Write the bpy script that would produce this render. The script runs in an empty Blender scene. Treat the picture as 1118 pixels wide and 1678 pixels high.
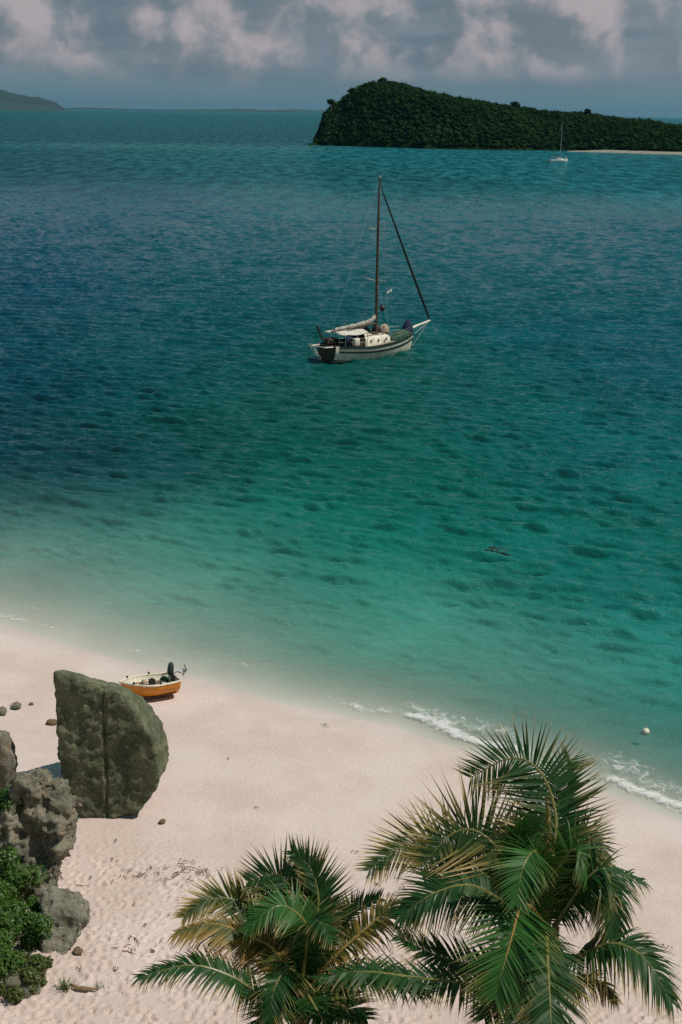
import bpy, bmesh, math, random
import numpy as np
from mathutils import Vector, Matrix, noise as mnoise

random.seed(7)
rng = np.random.default_rng(11)
R = math.radians
scene = bpy.context.scene
COL = scene.collection

# ------------------------------------------------------------------ camera
F, CX, CY = 2274.0, 559.0, 839.0          # focal length and centre in photo pixels (1118 x 1678)
PITCH, ROLL, EYE = R(16.1), 0.016, Vector((0, 0, 20.0))
FWD = Vector((0, math.cos(PITCH), -math.sin(PITCH)))
_up0, _r0 = Vector((0, math.sin(PITCH), math.cos(PITCH))), Vector((1, 0, 0))
RIGHT = _r0 * math.cos(ROLL) + _up0 * math.sin(ROLL)
UP = _up0 * math.cos(ROLL) - _r0 * math.sin(ROLL)
cam = bpy.data.cameras.new('camera')
cam.sensor_fit = 'VERTICAL'; cam.sensor_height = 36.0; cam.lens = 36.0 * F / 1678.0
cam.clip_start = 0.1; cam.clip_end = 80000
camo = bpy.data.objects.new('camera', cam); COL.objects.link(camo)
m3 = Matrix((RIGHT, UP, -FWD)).transposed()
camo.matrix_world = Matrix.Translation(EYE) @ m3.to_4x4()
scene.camera = camo

# ------------------------------------------------------------------ light
SUN_EL, SUN_AZ = R(58), math.atan2(0.99, -0.13)      # azimuth from +Y towards +X
SUN_DIR = Vector((math.sin(SUN_AZ) * math.cos(SUN_EL), math.cos(SUN_AZ) * math.cos(SUN_EL), math.sin(SUN_EL)))
sl = bpy.data.lights.new('sun', 'SUN'); sl.energy = 4.1; sl.angle = R(0.5); sl.color = (1.0, 0.93, 0.84)
so = bpy.data.objects.new('sun', sl); COL.objects.link(so)
so.rotation_euler = SUN_DIR.to_track_quat('Z', 'Y').to_euler()
scene.view_settings.view_transform = 'Standard'
scene.view_settings.look = 'None'
scene.view_settings.exposure = 0.12
scene.view_settings.gamma = 1.0
scene.view_settings.use_curve_mapping = False
scene.cycles.use_denoising = False
scene.cycles.max_bounces = 8
scene.cycles.transparent_max_bounces = 12
scene.cycles.volume_bounces = 0
scene.cycles.sample_clamp_direct = 1.0
scene.cycles.sample_clamp_indirect = 2.0

world = bpy.data.worlds.new('World'); scene.world = world
world.use_nodes = True


class NT:
    """small node-tree writer"""
    def __init__(s, tree):
        s.t = tree; s.n = tree.nodes; s.n.clear()
    def add(s, typ, **kw):
        nd = s.n.new(typ)
        for k, v in kw.items():
            if k == 'ins':
                for kk, vv in v.items():
                    if hasattr(vv, 'is_output'): s.t.links.new(vv, nd.inputs[kk])
                    else: nd.inputs[kk].default_value = vv
            else: setattr(nd, k, v)
        return nd
    def link(s, a, b): s.t.links.new(a, b)
    def math(s, op, a, b=0.0, clamp=False):
        return s.add('ShaderNodeMath', operation=op, use_clamp=clamp, ins={0: a, 1: b}).outputs[0]
    def mix(s, fac, a, b, blend='MIX'):
        nd = s.add('ShaderNodeMix', data_type='RGBA', blend_type=blend)
        for i, v in ((0, fac), (6, a), (7, b)):
            if hasattr(v, 'is_output'): s.t.links.new(v, nd.inputs[i])
            else: nd.inputs[i].default_value = v if i == 0 else (*v, 1)[:4]
        return nd.outputs[2]
    def ramp(s, fac, lo, hi, a=0.0, b=1.0, smooth=True):
        return s.add('ShaderNodeMapRange', interpolation_type='SMOOTHSTEP' if smooth else 'LINEAR',
                     ins={0: fac, 1: lo, 2: hi, 3: a, 4: b}).outputs[0]
    def noise(s, vec, scale, detail=4, rough=0.5, dist=0.0, dim='3D'):
        nd = s.add('ShaderNodeTexNoise', noise_dimensions=dim, ins={'Scale': scale, 'Detail': detail, 'Roughness': rough, 'Distortion': dist})
        if vec is not None: s.link(vec, nd.inputs['Vector'])
        return nd.outputs[0]
    def mapping(s, vec, scale=(1, 1, 1), rot=(0, 0, 0), loc=(0, 0, 0)):
        return s.add('ShaderNodeMapping', ins={0: vec, 1: loc, 2: rot, 3: scale}).outputs[0]


# sky: physical sky with a broken deck of cumulus and a blue-grey haze towards the horizon
w = NT(world.node_tree)
STR = 0.10
sky = w.add('ShaderNodeTexSky', sky_type='NISHITA', sun_disc=False, sun_elevation=SUN_EL, sun_rotation=SUN_AZ,
            altitude=0, air_density=1.0, dust_density=0.6, ozone_density=2.0)
gen = w.add('ShaderNodeTexCoord').outputs['Generated']
sep = w.add('ShaderNodeSeparateXYZ', ins={0: gen}); zz = sep.outputs[2]
k = 1.0 / STR
high = w.mix(0.15, (0.034 * k, 0.185 * k, 0.225 * k), sky.outputs[0])
veil = w.mix(w.ramp(zz, 0.0, 0.22), (0.118 * k, 0.195 * k, 0.230 * k), high)
def warped(off, amt):
    wn_ = w.add('ShaderNodeTexNoise', ins={'Scale': 14.0, 'Detail': 4.0, 'Roughness': 0.55}); w.link(gen, wn_.inputs['Vector'])
    ws = w.add('ShaderNodeVectorMath', operation='SCALE', ins={0: wn_.outputs['Color'], 'Scale': amt}).outputs[0]
    return w.mapping(w.add('ShaderNodeVectorMath', operation='ADD', ins={0: gen, 1: ws}).outputs[0], (1, 1, 1.15), loc=off)
nA = w.noise(warped((3.1, 0.4, 0.0), 0.035), 17, 8, 0.52)
nB = w.noise(warped((3.1 + 0.012, 0.4, 0.010), 0.035), 17, 3, 0.45)
nL = w.noise(w.mapping(gen, (1, 1, 7)), 7, 5, 0.55)
grey = w.mix(w.ramp(nL, 0.36, 0.64), (0.120 * k, 0.165 * k, 0.205 * k), (0.195 * k, 0.230 * k, 0.270 * k))
veil2 = w.mix(w.ramp(zz, 0.004, 0.035, 0.0, 0.85), veil, w.mix(w.ramp(zz, 0.07, 0.25), grey, high))
base_h = w.math('ADD', 0.013, w.math('MULTIPLY', w.math('SUBTRACT', w.noise(gen, 6, 2), 0.5), 0.03))
band = w.ramp(w.math('SUBTRACT', zz, base_h), 0.0, 0.026)
thr = w.ramp(zz, 0.08, 0.30, 0.0, 0.14)
puff = w.math('MULTIPLY', w.ramp(w.math('SUBTRACT', nA, thr), 0.33, 0.56), band)
lit = w.ramp(w.math('ADD', w.math('SUBTRACT', nA, w.math('MULTIPLY', nB, 0.75)), 0.0), 0.05, 0.24)
pcol = w.mix(lit, (0.15 * k, 0.185 * k, 0.215 * k), (0.40 * k, 0.36 * k, 0.375 * k))
final = w.mix(w.math('MULTIPLY', puff, 0.9), veil2, pcol)
bg = w.add('ShaderNodeBackground', ins={0: final, 1: STR})
w.link(bg.outputs[0], w.add('ShaderNodeOutputWorld').inputs[0])


# ------------------------------------------------------------------ helpers
def ray(px, py):
    return (FWD + RIGHT * ((px - CX) / F) - UP * ((py - CY) / F))
def at_z(px, py, z=0.0):
    d = ray(px, py); return EYE + d * ((z - EYE.z) / d.z)
def at_d(px, py, depth):
    return EYE + ray(px, py) * depth
def depth_of(p): return (Vector(p) - EYE).dot(FWD)

def fade(t): return t * t * t * (t * (t * 6 - 15) + 10)
_perm = rng.permutation(256); _perm = np.concatenate([_perm, _perm, _perm])
_ang = rng.random(256) * 2 * np.pi
def pnoise(x, y, seed=0):
    x = np.asarray(x, float); y = np.asarray(y, float)
    xi = np.floor(x).astype(np.int64); yi = np.floor(y).astype(np.int64)
    xf = x - xi; yf = y - yi; u, v = fade(xf), fade(yf)
    def g(ix, iy, dx, dy):
        h = _ang[_perm[(_perm[(ix + seed * 57) & 255] + iy) & 255] & 255]
        return np.cos(h) * dx + np.sin(h) * dy
    a = g(xi, yi, xf, yf); b = g(xi + 1, yi, xf - 1, yf); c = g(xi, yi + 1, xf, yf - 1); d = g(xi + 1, yi + 1, xf - 1, yf - 1)
    return (a * (1 - u) + b * u) * (1 - v) + (c * (1 - u) + d * u) * v
def fbm(x, y, octv=4, seed=0, gain=0.5):
    s = 0; a = 1
    for i in range(octv):
        s = s + a * pnoise(x * 2 ** i, y * 2 ** i, seed + i * 3); a *= gain
    return s
def sstep(x, a, b):
    t = np.clip((x - a) / (b - a), 0, 1); return t * t * (3 - 2 * t)

def mesh_np(name, verts, quads, smooth=True, tris=None):
    me = bpy.data.meshes.new(name)
    verts = np.asarray(verts, np.float32); quads = np.asarray(quads, np.int32).reshape(-1, 4)
    nq = len(quads); nt = 0 if tris is None else len(tris)
    loops = quads.ravel() if nt == 0 else np.concatenate([quads.ravel(), np.asarray(tris, np.int32).ravel()])
    me.vertices.add(len(verts)); me.vertices.foreach_set('co', verts.ravel())
    me.loops.add(len(loops)); me.loops.foreach_set('vertex_index', loops.astype(np.int32))
    me.polygons.add(nq + nt)
    starts = np.concatenate([np.arange(nq) * 4, nq * 4 + np.arange(nt) * 3]).astype(np.int32)
    me.polygons.foreach_set('loop_start', starts)
    if smooth: me.polygons.foreach_set('use_smooth', np.ones(nq + nt, bool))
    me.update(calc_edges=True); me.validate()
    return me
def grid_quads(nr, nc):
    i = np.arange(nr - 1)[:, None] * nc + np.arange(nc - 1)[None]
    return np.stack([i, i + 1, i + nc + 1, i + nc], -1).reshape(-1, 4)

def link(name, me, mat=None, parent=None, loc=None):
    o = bpy.data.objects.new(name, me); COL.objects.link(o)
    if me is not None and mat is not None and not me.materials: me.materials.append(mat)
    if parent: o.parent = parent
    if loc is not None: o.location = loc
    return o
def tag(o, label=None, cat=None, group=None, kind=None):
    for kk, v in (('label', label), ('category', cat), ('group', group), ('kind', kind)):
        if v: o[kk] = v
    return o
def empty(name, loc, rz=0, **kw):
    o = bpy.data.objects.new(name, None); COL.objects.link(o); o.location = loc; o.rotation_euler = (0, 0, rz)
    o.empty_display_size = 0.2
    return tag(o, **kw)


class MB:
    """collects simple solids and links them as ONE mesh"""
    def __init__(s): s.v = []; s.f = []
    def grid(s, rows, close_ring=False, cap=False):
        n0 = len(s.v); nr, nc = len(rows), len(rows[0])
        for r in rows: s.v += [tuple(p) for p in r]
        for i in range(nr - 1):
            for j in range(nc if close_ring else nc - 1):
                j2 = (j + 1) % nc
                s.f.append((n0 + i * nc + j, n0 + i * nc + j2, n0 + (i + 1) * nc + j2, n0 + (i + 1) * nc + j))
        if cap:
            s.f.append(tuple(n0 + j for j in reversed(range(nc))))
            s.f.append(tuple(n0 + (nr - 1) * nc + j for j in range(nc)))
    def tube(s, pts, r, n=7, cap=True):
        pts = [Vector(p) for p in pts]
        rs = r if isinstance(r, (list, tuple)) else [r] * len(pts)
        rows = []; prev = None
        for i, p in enumerate(pts):
            t = (pts[min(i + 1, len(pts) - 1)] - pts[max(i - 1, 0)]).normalized()
            if prev is None:
                a = t.cross(Vector((0, 0, 1)))
                if a.length < 0.05: a = t.cross(Vector((0, 1, 0)))
            else: a = prev - t * prev.dot(t)
            a.normalize(); prev = a; b = t.cross(a)
            rows.append([p + (a * math.cos(2 * math.pi * q / n) + b * math.sin(2 * math.pi * q / n)) * rs[i] for q in range(n)])
        s.grid(rows, True, cap)
    def box(s, c, sz, rz=0.0, taper=1.0):
        c = Vector(c); M = Matrix.Rotation(rz, 3, 'Z'); n0 = len(s.v)
        for z in (-1, 1):
            k_ = taper if z > 0 else 1.0
            for x, y in ((-1, -1), (1, -1), (1, 1), (-1, 1)):
                s.v.append(tuple(c + M @ Vector((x * sz[0] / 2 * k_, y * sz[1] / 2 * k_, z * sz[2] / 2))))
        for q in ((3, 2, 1, 0), (4, 5, 6, 7), (0, 1, 5, 4), (1, 2, 6, 5), (2, 3, 7, 6), (3, 0, 4, 7)):
            s.f.append(tuple(n0 + i for i in q))
    def blob(s, c, rad, nu=10, nv=7, jit=0.0, seed=0):
        c = Vector(c); rows = []
        for i in range(nv + 1):
            th = math.pi * i / nv; row = []
            for j in range(nu):
                ph = 2 * math.pi * j / nu
                d = Vector((math.sin(th) * math.cos(ph), math.sin(th) * math.sin(ph), math.cos(th)))
                kk = 1 + jit * mnoise.noise(d * 1.7 + Vector((seed * 3.1, 0, 0)))
                row.append(c + Vector((d.x * rad[0], d.y * rad[1], d.z * rad[2])) * kk)
            rows.append(row)
        s.grid(rows, True)
    def build(s, name, mat, parent=None, smooth=False, loc=None, bevel=0.0):
        me = bpy.data.meshes.new(name); me.from_pydata(s.v, [], s.f); me.update()
        bm = bmesh.new(); bm.from_mesh(me)
        bmesh.ops.remove_doubles(bm, verts=bm.verts, dist=1e-5)
        bmesh.ops.recalc_face_normals(bm, faces=bm.faces)
        if bevel: bmesh.ops.bevel(bm, geom=[e for e in bm.edges if e.is_manifold and e.calc_face_angle(0) > 0.6], offset=bevel, segments=2, affect='EDGES', profile=0.5)
        bm.to_mesh(me); bm.free()
        if smooth:
            me.polygons.foreach_set('use_smooth', np.ones(len(me.polygons), bool))
            me.set_sharp_from_angle(angle=R(50))
        return link(name, me, mat, parent, loc)


# ------------------------------------------------------------------ materials
def new_mat(name):
    m = bpy.data.materials.new(name); m.use_nodes = True
    nt = NT(m.node_tree); out = nt.add('ShaderNodeOutputMaterial')
    return m, nt, out
def simple(name, col, rough=0.6, var=0.25, scale=6.0, bump=0.0, bscale=None, spec=0.4, dark=None, metal=0.0):
    m, n, out = new_mat(name)
    co = n.add('ShaderNodeTexCoord').outputs['Object']
    nz = n.noise(co, scale, 6, 0.6)
    d = dark or tuple(c * (1 - var) for c in col)
    c = n.mix(n.ramp(nz, 0.35, 0.65), d, tuple(min(1, x * (1 + var * 0.4)) for x in col))
    p = n.add('ShaderNodeBsdfPrincipled', ins={'Base Color': c, 'Roughness': rough, 'Specular IOR Level': spec, 'Metallic': metal})
    if bump:
        b = n.add('ShaderNodeBump', ins={'Strength': 1.0, 'Distance': bump, 'Height': n.noise(co, bscale or scale * 3, 6, 0.65)})
        n.link(b.outputs[0], p.inputs['Normal'])
    n.link(p.outputs[0], out.inputs[0])
    return m

# ------------------------------------------------------------------ terrain
SHORE = np.array([(-400, 40), (-140, 66), (-60, 66), (-30, 60.5), (-13.6, 52.2), (-6.5, 47.8), (1.9, 43.3), (6.0, 40.6), (10.4, 37.0), (17, 31), (30, 18), (60, -12), (150, -90)], float)
def signed_shore(x, y):
    """metres inland (+) or out to sea (-) of the waterline"""
    best = np.full(np.shape(x), 1e9); sgn = np.ones(np.shape(x))
    for (x0, y0), (x1, y1) in zip(SHORE[:-1], SHORE[1:]):
        dx, dy = x1 - x0, y1 - y0
        t = np.clip(((x - x0) * dx + (y - y0) * dy) / (dx * dx + dy * dy), 0, 1)
        d = np.hypot(x - x0 - t * dx, y - y0 - t * dy)
        side = np.where(dx * (y - y0) - dy * (x - x0) > 0, -1.0, 1.0)
        m = d < best; best = np.where(m, d, best); sgn = np.where(m, side, sgn)
    return best * sgn
def ground_z(x, y):
    s = signed_shore(x, y) + 0.5 * fbm(x / 5.0, y / 5.0, 3, 4) * np.clip(1.5 - np.abs(signed_shore(x, y)) / 20, 0, 1)
    sl_ = 0.05 + 0.045 * sstep(x, -16, 6)
    under = -np.minimum(-s * sl_, 5.0 + 0 * s)
    over = np.where(s < 9, s * 0.085, 0.765 + (s - 9) * 0.055)
    z = np.where(s < 0, under, over)
    hill = sstep(y, 19, 3) * 14.0 * sstep(s, 4, 14)
    mound = 1.6 * sstep(x, -7.2, -13) * sstep(y, 40, 30) * sstep(s, 3, 9)
    return np.minimum(z, 4.0) + hill + mound
def gz(x, y): return float(ground_z(np.array([x]), np.array([y]))[0])
def on_ground(px, py):
    z = 1.0
    for _ in range(8):
        p = at_z(px, py, z); z = gz(p.x, p.y)
    p.z = z; return p

def axis(*segs):
    out = []
    for a, b, st in segs: out.append(np.arange(a, b, st))
    return np.concatenate(out)
xs = axis((-400, -100, 20), (-100, -20, 2.0), (-20, -9.5, 0.25), (-9.5, 9, 0.055), (9, 11, .1), (11, 24, 0.3), (24, 100, 3), (100, 401, 20))
ys = axis((-80, 0, 8), (0, 22, 0.8), (22, 33, 0.055), (33, 36, .09), (36, 60, 0.2), (60, 120, 2), (120, 260, 10))
X, Y = np.meshgrid(xs, ys)
S = signed_shore(X, Y)
Z = ground_z(X, Y)
dry = sstep(S, 5.5, 11)
Z += dry * (0.035 * fbm(X / 2.2, Y / 2.2, 2, 9) + 0.008 * fbm(X / 0.30, Y / 0.30, 3, 14))
trod = dry * sstep(fbm(X / 7, Y / 7, 2, 31) * 0.8 + (34.5 - Y) * 0.16 - 0.25, -0.15, 0.4)
# foot prints: small oblong hollows with a pushed-up rim
NF = 5200
fx = rng.uniform(-9.4, 9, NF); fy = rng.uniform(22.2, 36, NF); fa = rng.normal(0.9, 0.5, NF)
fr = rng.uniform(0.045, 0.08, NF); fd = rng.uniform(0.04, 0.10, NF)
ix0, ix1 = np.searchsorted(xs, -9.5), np.searchsorted(xs, 11)
iy0, iy1 = np.searchsorted(ys, 22), np.searchsorted(ys, 36)
for a, b, an, r_, d_ in zip(fx, fy, fa, fr, fd):
    i0, i1 = np.searchsorted(xs, a - 0.6), np.searchsorted(xs, a + 0.6)
    j0, j1 = np.searchsorted(ys, b - 0.6), np.searchsorted(ys, b + 0.6)
    xx = X[j0:j1, i0:i1] - a; yy = Y[j0:j1, i0:i1] - b
    u = xx * np.cos(an) + yy * np.sin(an); v = -xx * np.sin(an) + yy * np.cos(an)
    q = (u / (r_ * 1.5)) ** 2 + (v / r_) ** 2
    Z[j0:j1, i0:i1] += trod[j0:j1, i0:i1] * d_ * (-np.exp(-q * 1.6) + 0.45 * np.exp(-(np.sqrt(q) - 1.35) ** 2 * 7))
beach_me = mesh_np('beach', np.stack([X, Y, Z], -1).reshape(-1, 3), grid_quads(len(ys), len(xs)))

m, n, out = new_mat('sand')
co = n.add('ShaderNodeTexCoord').outputs['Object']
sx = n.add('ShaderNodeAttribute', attribute_name='shore').outputs['Fac']
nz1 = n.noise(co, 0.35, 5, 0.6); nz2 = n.noise(co, 5.0, 5, 0.6); nz3 = n.noise(co, 120, 2, 0.6)
c = n.mix(n.ramp(nz1, 0.35, 0.65), (0.54, 0.43, 0.375), (0.605, 0.50, 0.455))
c = n.mix(n.ramp(nz2, 0.62, 0.78, 0, 0.25), c, (0.40, 0.32, 0.27))
c = n.mix(n.ramp(nz3, 0.45, 0.75, 0, 0.22), c, (0.33, 0.27, 0.22))
wet = n.ramp(n.math('ADD', sx, n.math('MULTIPLY', n.noise(co, 0.5, 3), 2.0)), 0.9, 3.2, 1.0, 0.0)
c = n.mix(n.math('MULTIPLY', wet, 0.58), c, (0.37, 0.32, 0.285))
rough = n.math('SUBTRACT', 0.92, n.math('MULTIPLY', wet, 0.5))
p = n.add('ShaderNodeBsdfPrincipled', ins={'Base Color': c, 'Roughness': rough, 'Specular IOR Level': 0.25})
bh = n.math('MULTIPLY', n.math('ADD', n.noise(co, 8, 7, 0.72), n.math('MULTIPLY', nz3, 0.4)), n.math('SUBTRACT', 1.0, wet))
n.link(n.add('ShaderNodeBump', ins={'Strength': 0.8, 'Distance': 0.05, 'Height': bh}).outputs[0], p.inputs['Normal'])
n.link(p.outputs[0], out.inputs[0])
M_SAND = m
at_ = beach_me.attributes.new('shore', 'FLOAT', 'POINT'); at_.data.foreach_set('value', S.ravel().astype(np.float32))
tag(link('beach', beach_me, M_SAND), kind='structure')

# ------------------------------------------------------------------ sea
def ocean_tile(L, N, lam, direction, spread, seed, small=0.35):
    r = np.random.default_rng(seed)
    kx = np.fft.fftfreq(N, L / N) * 2 * np.pi
    KX, KY = np.meshgrid(kx, kx); K = np.hypot(KX, KY); K[0, 0] = 1e-6
    kp = 2 * np.pi / lam
    spec = np.exp(-1.0 * (kp / K) ** 2) / K ** 4 * np.exp(-(K * small / 2 / np.pi) ** 2)
    dx, dy = direction; dl = math.hypot(dx, dy)
    cosd = (KX * dx + KY * dy) / (K * dl)
    spec *= np.where(cosd > 0, cosd, 0.12 * -cosd) ** spread
    spec[0, 0] = 0
    A = np.sqrt(spec) * (r.normal(size=(N, N)) + 1j * r.normal(size=(N, N)))
    h = np.fft.ifft2(A); sc = 1 / np.std(h.real)
    Dx = np.fft.ifft2(-1j * KX / K * A).real; Dy = np.fft.ifft2(-1j * KY / K * A).real
    return h.real * sc, Dx * sc, Dy * sc
def tile_sample(tile, L, x, y):
    N = tile.shape[0]
    u = (x / L % 1.0) * N; v = (y / L % 1.0) * N
    i = np.floor(u).astype(int); j = np.floor(v).astype(int); fu = u - i; fv = v - j
    i %= N; j %= N; i2 = (i + 1) % N; j2 = (j + 1) % N
    return (tile[j, i] * (1 - fu) + tile[j, i2] * fu) * (1 - fv) + (tile[j2, i] * (1 - fu) + tile[j2, i2] * fu) * fv

rad = [24.0]
while rad[-1] < 30000:
    d = rad[-1]
    rad.append(d + max(0.13, d * d / (F * 20) * 0.62 if d < 480 else d * 0.02))
rad = np.array(rad)
ang = np.concatenate([np.linspace(-85, -24, 40, endpoint=False), np.linspace(-24, -16, 40, endpoint=False), np.linspace(-16, 16, 600), np.linspace(16.2, 24, 40), np.linspace(25.5, 85, 40)])
RA, AN = np.meshgrid(rad, np.radians(ang), indexing='ij')
WX, WY = RA * np.sin(AN), RA * np.cos(AN)
SW = signed_shore(WX, WY)
depth = np.maximum(0, -ground_z(np.clip(WX, -390, 390), np.clip(WY, -80, 250)))
depth = np.where(RA > 240, 5.0, depth)
t1 = ocean_tile(31.0, 384, 1.05, (-0.26, -1), 10.0, 3, 0.26)
t2 = ocean_tile(67.0, 512, 2.0, (-0.14, -1), 14.0, 5, 0.42)
gust = 1.0 + 0.45 * fbm(WX / 16, WY / 22, 3, 21)
amp = (0.038 + 0.038 * sstep(-SW, 2, 16)) * sstep(depth, 0.02, 0.35)
fadefar = 1 - sstep(RA, 240, 480)
H1 = tile_sample(t1[0], 31, WX, WY); H2 = tile_sample(t2[0], 67, WX, WY)
WZ = fadefar * amp * gust * (H1 * 0.74 * (1 - sstep(RA, 130, 230)) + H2 * 1.25)
ch = fadefar * amp * 0.25
DX = ch * (0.5 * tile_sample(t1[1], 31, WX, WY) + 0.8 * tile_sample(t2[1], 67, WX, WY))
DY = ch * (0.5 * tile_sample(t1[2], 31, WX, WY) + 0.8 * tile_sample(t2[2], 67, WX, WY))
# wind waves lean towards the beach: short steep fronts, long backs
lean_ = 0.33 * WZ
DX = DX - 0.2 * lean_; DY = DY - lean_
# small breaking wave lying along the waterline where the photo has its two strips of foam
brk = np.exp(-((SW + 0.75 + 0.7 * fbm(WX / 3, WY / 3, 3, 41)) / 0.42) ** 2); brk = np.maximum(brk, 0.62 * np.exp(-((SW + 1.7 + 0.9 * fbm(WX / 2.5, WY / 2.5, 3, 47)) / 0.7) ** 2))
along = np.maximum(sstep(WX, 1.6, 2.6) * (1 - 0.75 * sstep(WX, 5.6, 7.0)), sstep(WX, 7.6, 9.0))
along = np.maximum(along, 0.62 * sstep(fbm(WX / 4, WY / 4, 3, 52), -0.35, 0.4))
along = np.maximum(along, 0.45 * np.exp(-((WX + 12.0) / 0.9) ** 2))
WZ = WZ + 0.045 * brk * along * (0.6 + 0.8 * fbm(WX * 1.3, WY * 1.3, 3, 45)) + 0.012
sea_me = mesh_np('sea', np.stack([WX + DX, WY + DY, WZ], -1).reshape(-1, 3), grid_quads(len(rad), len(ang))[:, ::-1])

# colour of the water body: sand bottom shallows, weed beds and deep water, as a smooth field over the bay
CTRL = [((-60, 205), (0, 72, 88)), ((300, 205), (0, 78, 84)), ((800, 200), (0, 80, 86)), ((1150, 210), (0, 85, 95)),
        ((60, 300), (0, 74, 92)), ((550, 300), (8, 92, 98)), ((1050, 290), (8, 104, 116)),
        ((40, 450), (0, 66, 88)), ((400, 450), (4, 78, 86)), ((800, 450), (8, 84, 90)), ((1070, 450), (0, 80, 92)),
        ((40, 600), (0, 66, 84)), ((300, 600), (0, 80, 84)), ((600, 640), (5, 84, 76)), ((800, 650), (0, 92, 90)), ((1070, 600), (0, 84, 96)),
        ((40, 760), (0, 58, 70)), ((200, 790), (0, 66, 70)), ((400, 700), (0, 82, 74)), ((650, 750), (4, 98, 88)), ((1070, 750), (0, 98, 102)),
        ((20, 845), (8, 66, 72)), ((60, 895), (76, 142, 132)), ((250, 885), (44, 124, 108)), ((500, 850), (4, 104, 92)), ((800, 880), (4, 104, 94)), ((1070, 850), (6, 106, 96)),
        ((50, 960), (128, 166, 154)), ((300, 960), (58, 136, 120)), ((600, 980), (30, 122, 106)), ((1070, 1000), (20, 114, 106)),
        ((300, 1040), (128, 170, 156)), ((600, 1090), (84, 148, 132)), ((820, 1150), (72, 132, 120)), ((1070, 1150), (44, 124, 114))]
def lin(c): c = np.array(c) / 255.0; return np.where(c < 0.04045, c / 12.92, ((c + 0.055) / 1.055) ** 2.4)
BODY_GAIN = 0.87
wu = WX / RA + 0.03 * fbm(WX / 14, WY / 20, 4, 61); wv = np.log(RA) + 0.045 * fbm(WX / 9, WY / 14, 4, 66)
acc = np.zeros(WX.shape + (3,)); wsum = np.zeros(WX.shape)
for (px, py), c in CTRL:
    q = at_z(px, max(py, 196)); r_ = math.hypot(q.x, q.y)
    g = np.exp(-(((wu - q.x / r_) / 0.085) ** 2 + ((wv - math.log(r_)) / 0.13) ** 2)) + 1e-9 / (0.1 + ((wu - q.x / r_) / 0.085) ** 2 + ((wv - math.log(r_)) / 0.13) ** 2)
    acc += g[..., None] * lin(c); wsum += g
body = acc / wsum[..., None] * (BODY_GAIN * (1.0 - 0.27 * sstep(-SW, 8, 30) * (1 - sstep(RA, 200, 400))))[..., None]
strip_ = np.exp(-((wv - math.log(790)) / 0.055) ** 2) * sstep(wu, -0.26, -0.15) * sstep(wu, 0.02, -0.03)
body = body + (strip_ * 0.55)[..., None] * (np.array([0.05, 0.16, 0.165]) - body)
mott = 1 + 0.22 * fbm(WX / 6, WY / 9, 3, 71) * np.clip(1.4 - RA / 300, 0, 1)
body = np.clip(body * mott[..., None], 0, 1)
ca = sea_me.color_attributes.new('body', 'FLOAT_COLOR', 'POINT')
ca.data.foreach_set('color', np.concatenate([body, np.ones(WX.shape + (1,))], -1).astype(np.float32).ravel())
for nm, arr in (('depth', depth), ('foam', np.clip(brk * along, 0, 1)), ('far', sstep(RA, 190, 480))):
    at_ = sea_me.attributes.new(nm, 'FLOAT', 'POINT'); at_.data.foreach_set('value', arr.ravel().astype(np.float32))

m, n, out = new_mat('sea_water')
co = n.add('ShaderNodeTexCoord').outputs['Object']
dep = n.add('ShaderNodeAttribute', attribute_name='depth').outputs['Fac']
foam = n.add('ShaderNodeAttribute', attribute_name='foam').outputs['Fac']
far = n.add('ShaderNodeAttribute', attribute_name='far').outputs['Fac']
bodyc = n.add('ShaderNodeAttribute', attribute_name='body').outputs['Color']
b1 = n.noise(n.mapping(co, (1.0, 1.9, 1), rot=(0, 0, 0.15)), 2.6, 5, 0.65, 0.4)
b2 = n.noise(n.mapping(co, (0.30, 0.14, 1), rot=(0, 0, 0.15)), 1.0, 6, 0.70, 0.3)
bmp = n.add('ShaderNodeBump', ins={'Strength': 0.8, 'Distance': 0.10, 'Height': b1})
bmp2 = n.add('ShaderNodeBump', ins={'Strength': n.math('MULTIPLY', far, 1.0), 'Distance': 2.6, 'Height': b2, 'Normal': bmp.outputs[0]})
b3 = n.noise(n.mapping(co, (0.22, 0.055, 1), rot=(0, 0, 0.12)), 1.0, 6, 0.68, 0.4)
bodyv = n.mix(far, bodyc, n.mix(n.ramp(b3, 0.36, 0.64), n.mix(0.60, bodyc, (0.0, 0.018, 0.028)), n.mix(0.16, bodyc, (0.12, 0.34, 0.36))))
pw = n.add('ShaderNodeBsdfPrincipled', ins={'Base Color': bodyv, 'Roughness': 0.07, 'IOR': 1.33, 'Specular IOR Level': n.math('SUBTRACT', 0.72, n.math('MULTIPLY', far, 0.3)), 'Normal': bmp2.outputs[0]})
tr = n.add('ShaderNodeBsdfTransparent', ins={0: (0.93, 0.99, 0.97, 1)})
gl = n.add('ShaderNodeMixShader', ins={0: n.math('SUBTRACT', 1.0, n.math('POWER', 2.718, n.math('MULTIPLY', dep, -2.5)))})
df = n.add('ShaderNodeBsdfDiffuse', ins={'Color': bodyv, 'Normal': bmp2.outputs[0]})
pd = n.add('ShaderNodeMixShader', ins={0: n.math('MULTIPLY', far, 0.80)})      # beyond the built waves the sea is rough, not a mirror
n.link(pw.outputs[0], pd.inputs[1]); n.link(df.outputs[0], pd.inputs[2])
n.link(tr.outputs[0], gl.inputs[1]); n.link(pd.outputs[0], gl.inputs[2])
fo = n.add('ShaderNodeBsdfPrincipled', ins={'Base Color': (0.72, 0.70, 0.70, 1), 'Roughness': 0.8})
fn = n.noise(n.mapping(co, (1, 1.0, 1)), 2.6, 9, 0.78, 1.2)
ff = n.ramp(n.math('ADD', n.math('MULTIPLY', foam, 0.50), n.math('MULTIPLY', fn, 1.5)), 0.98, 1.32)
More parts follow.
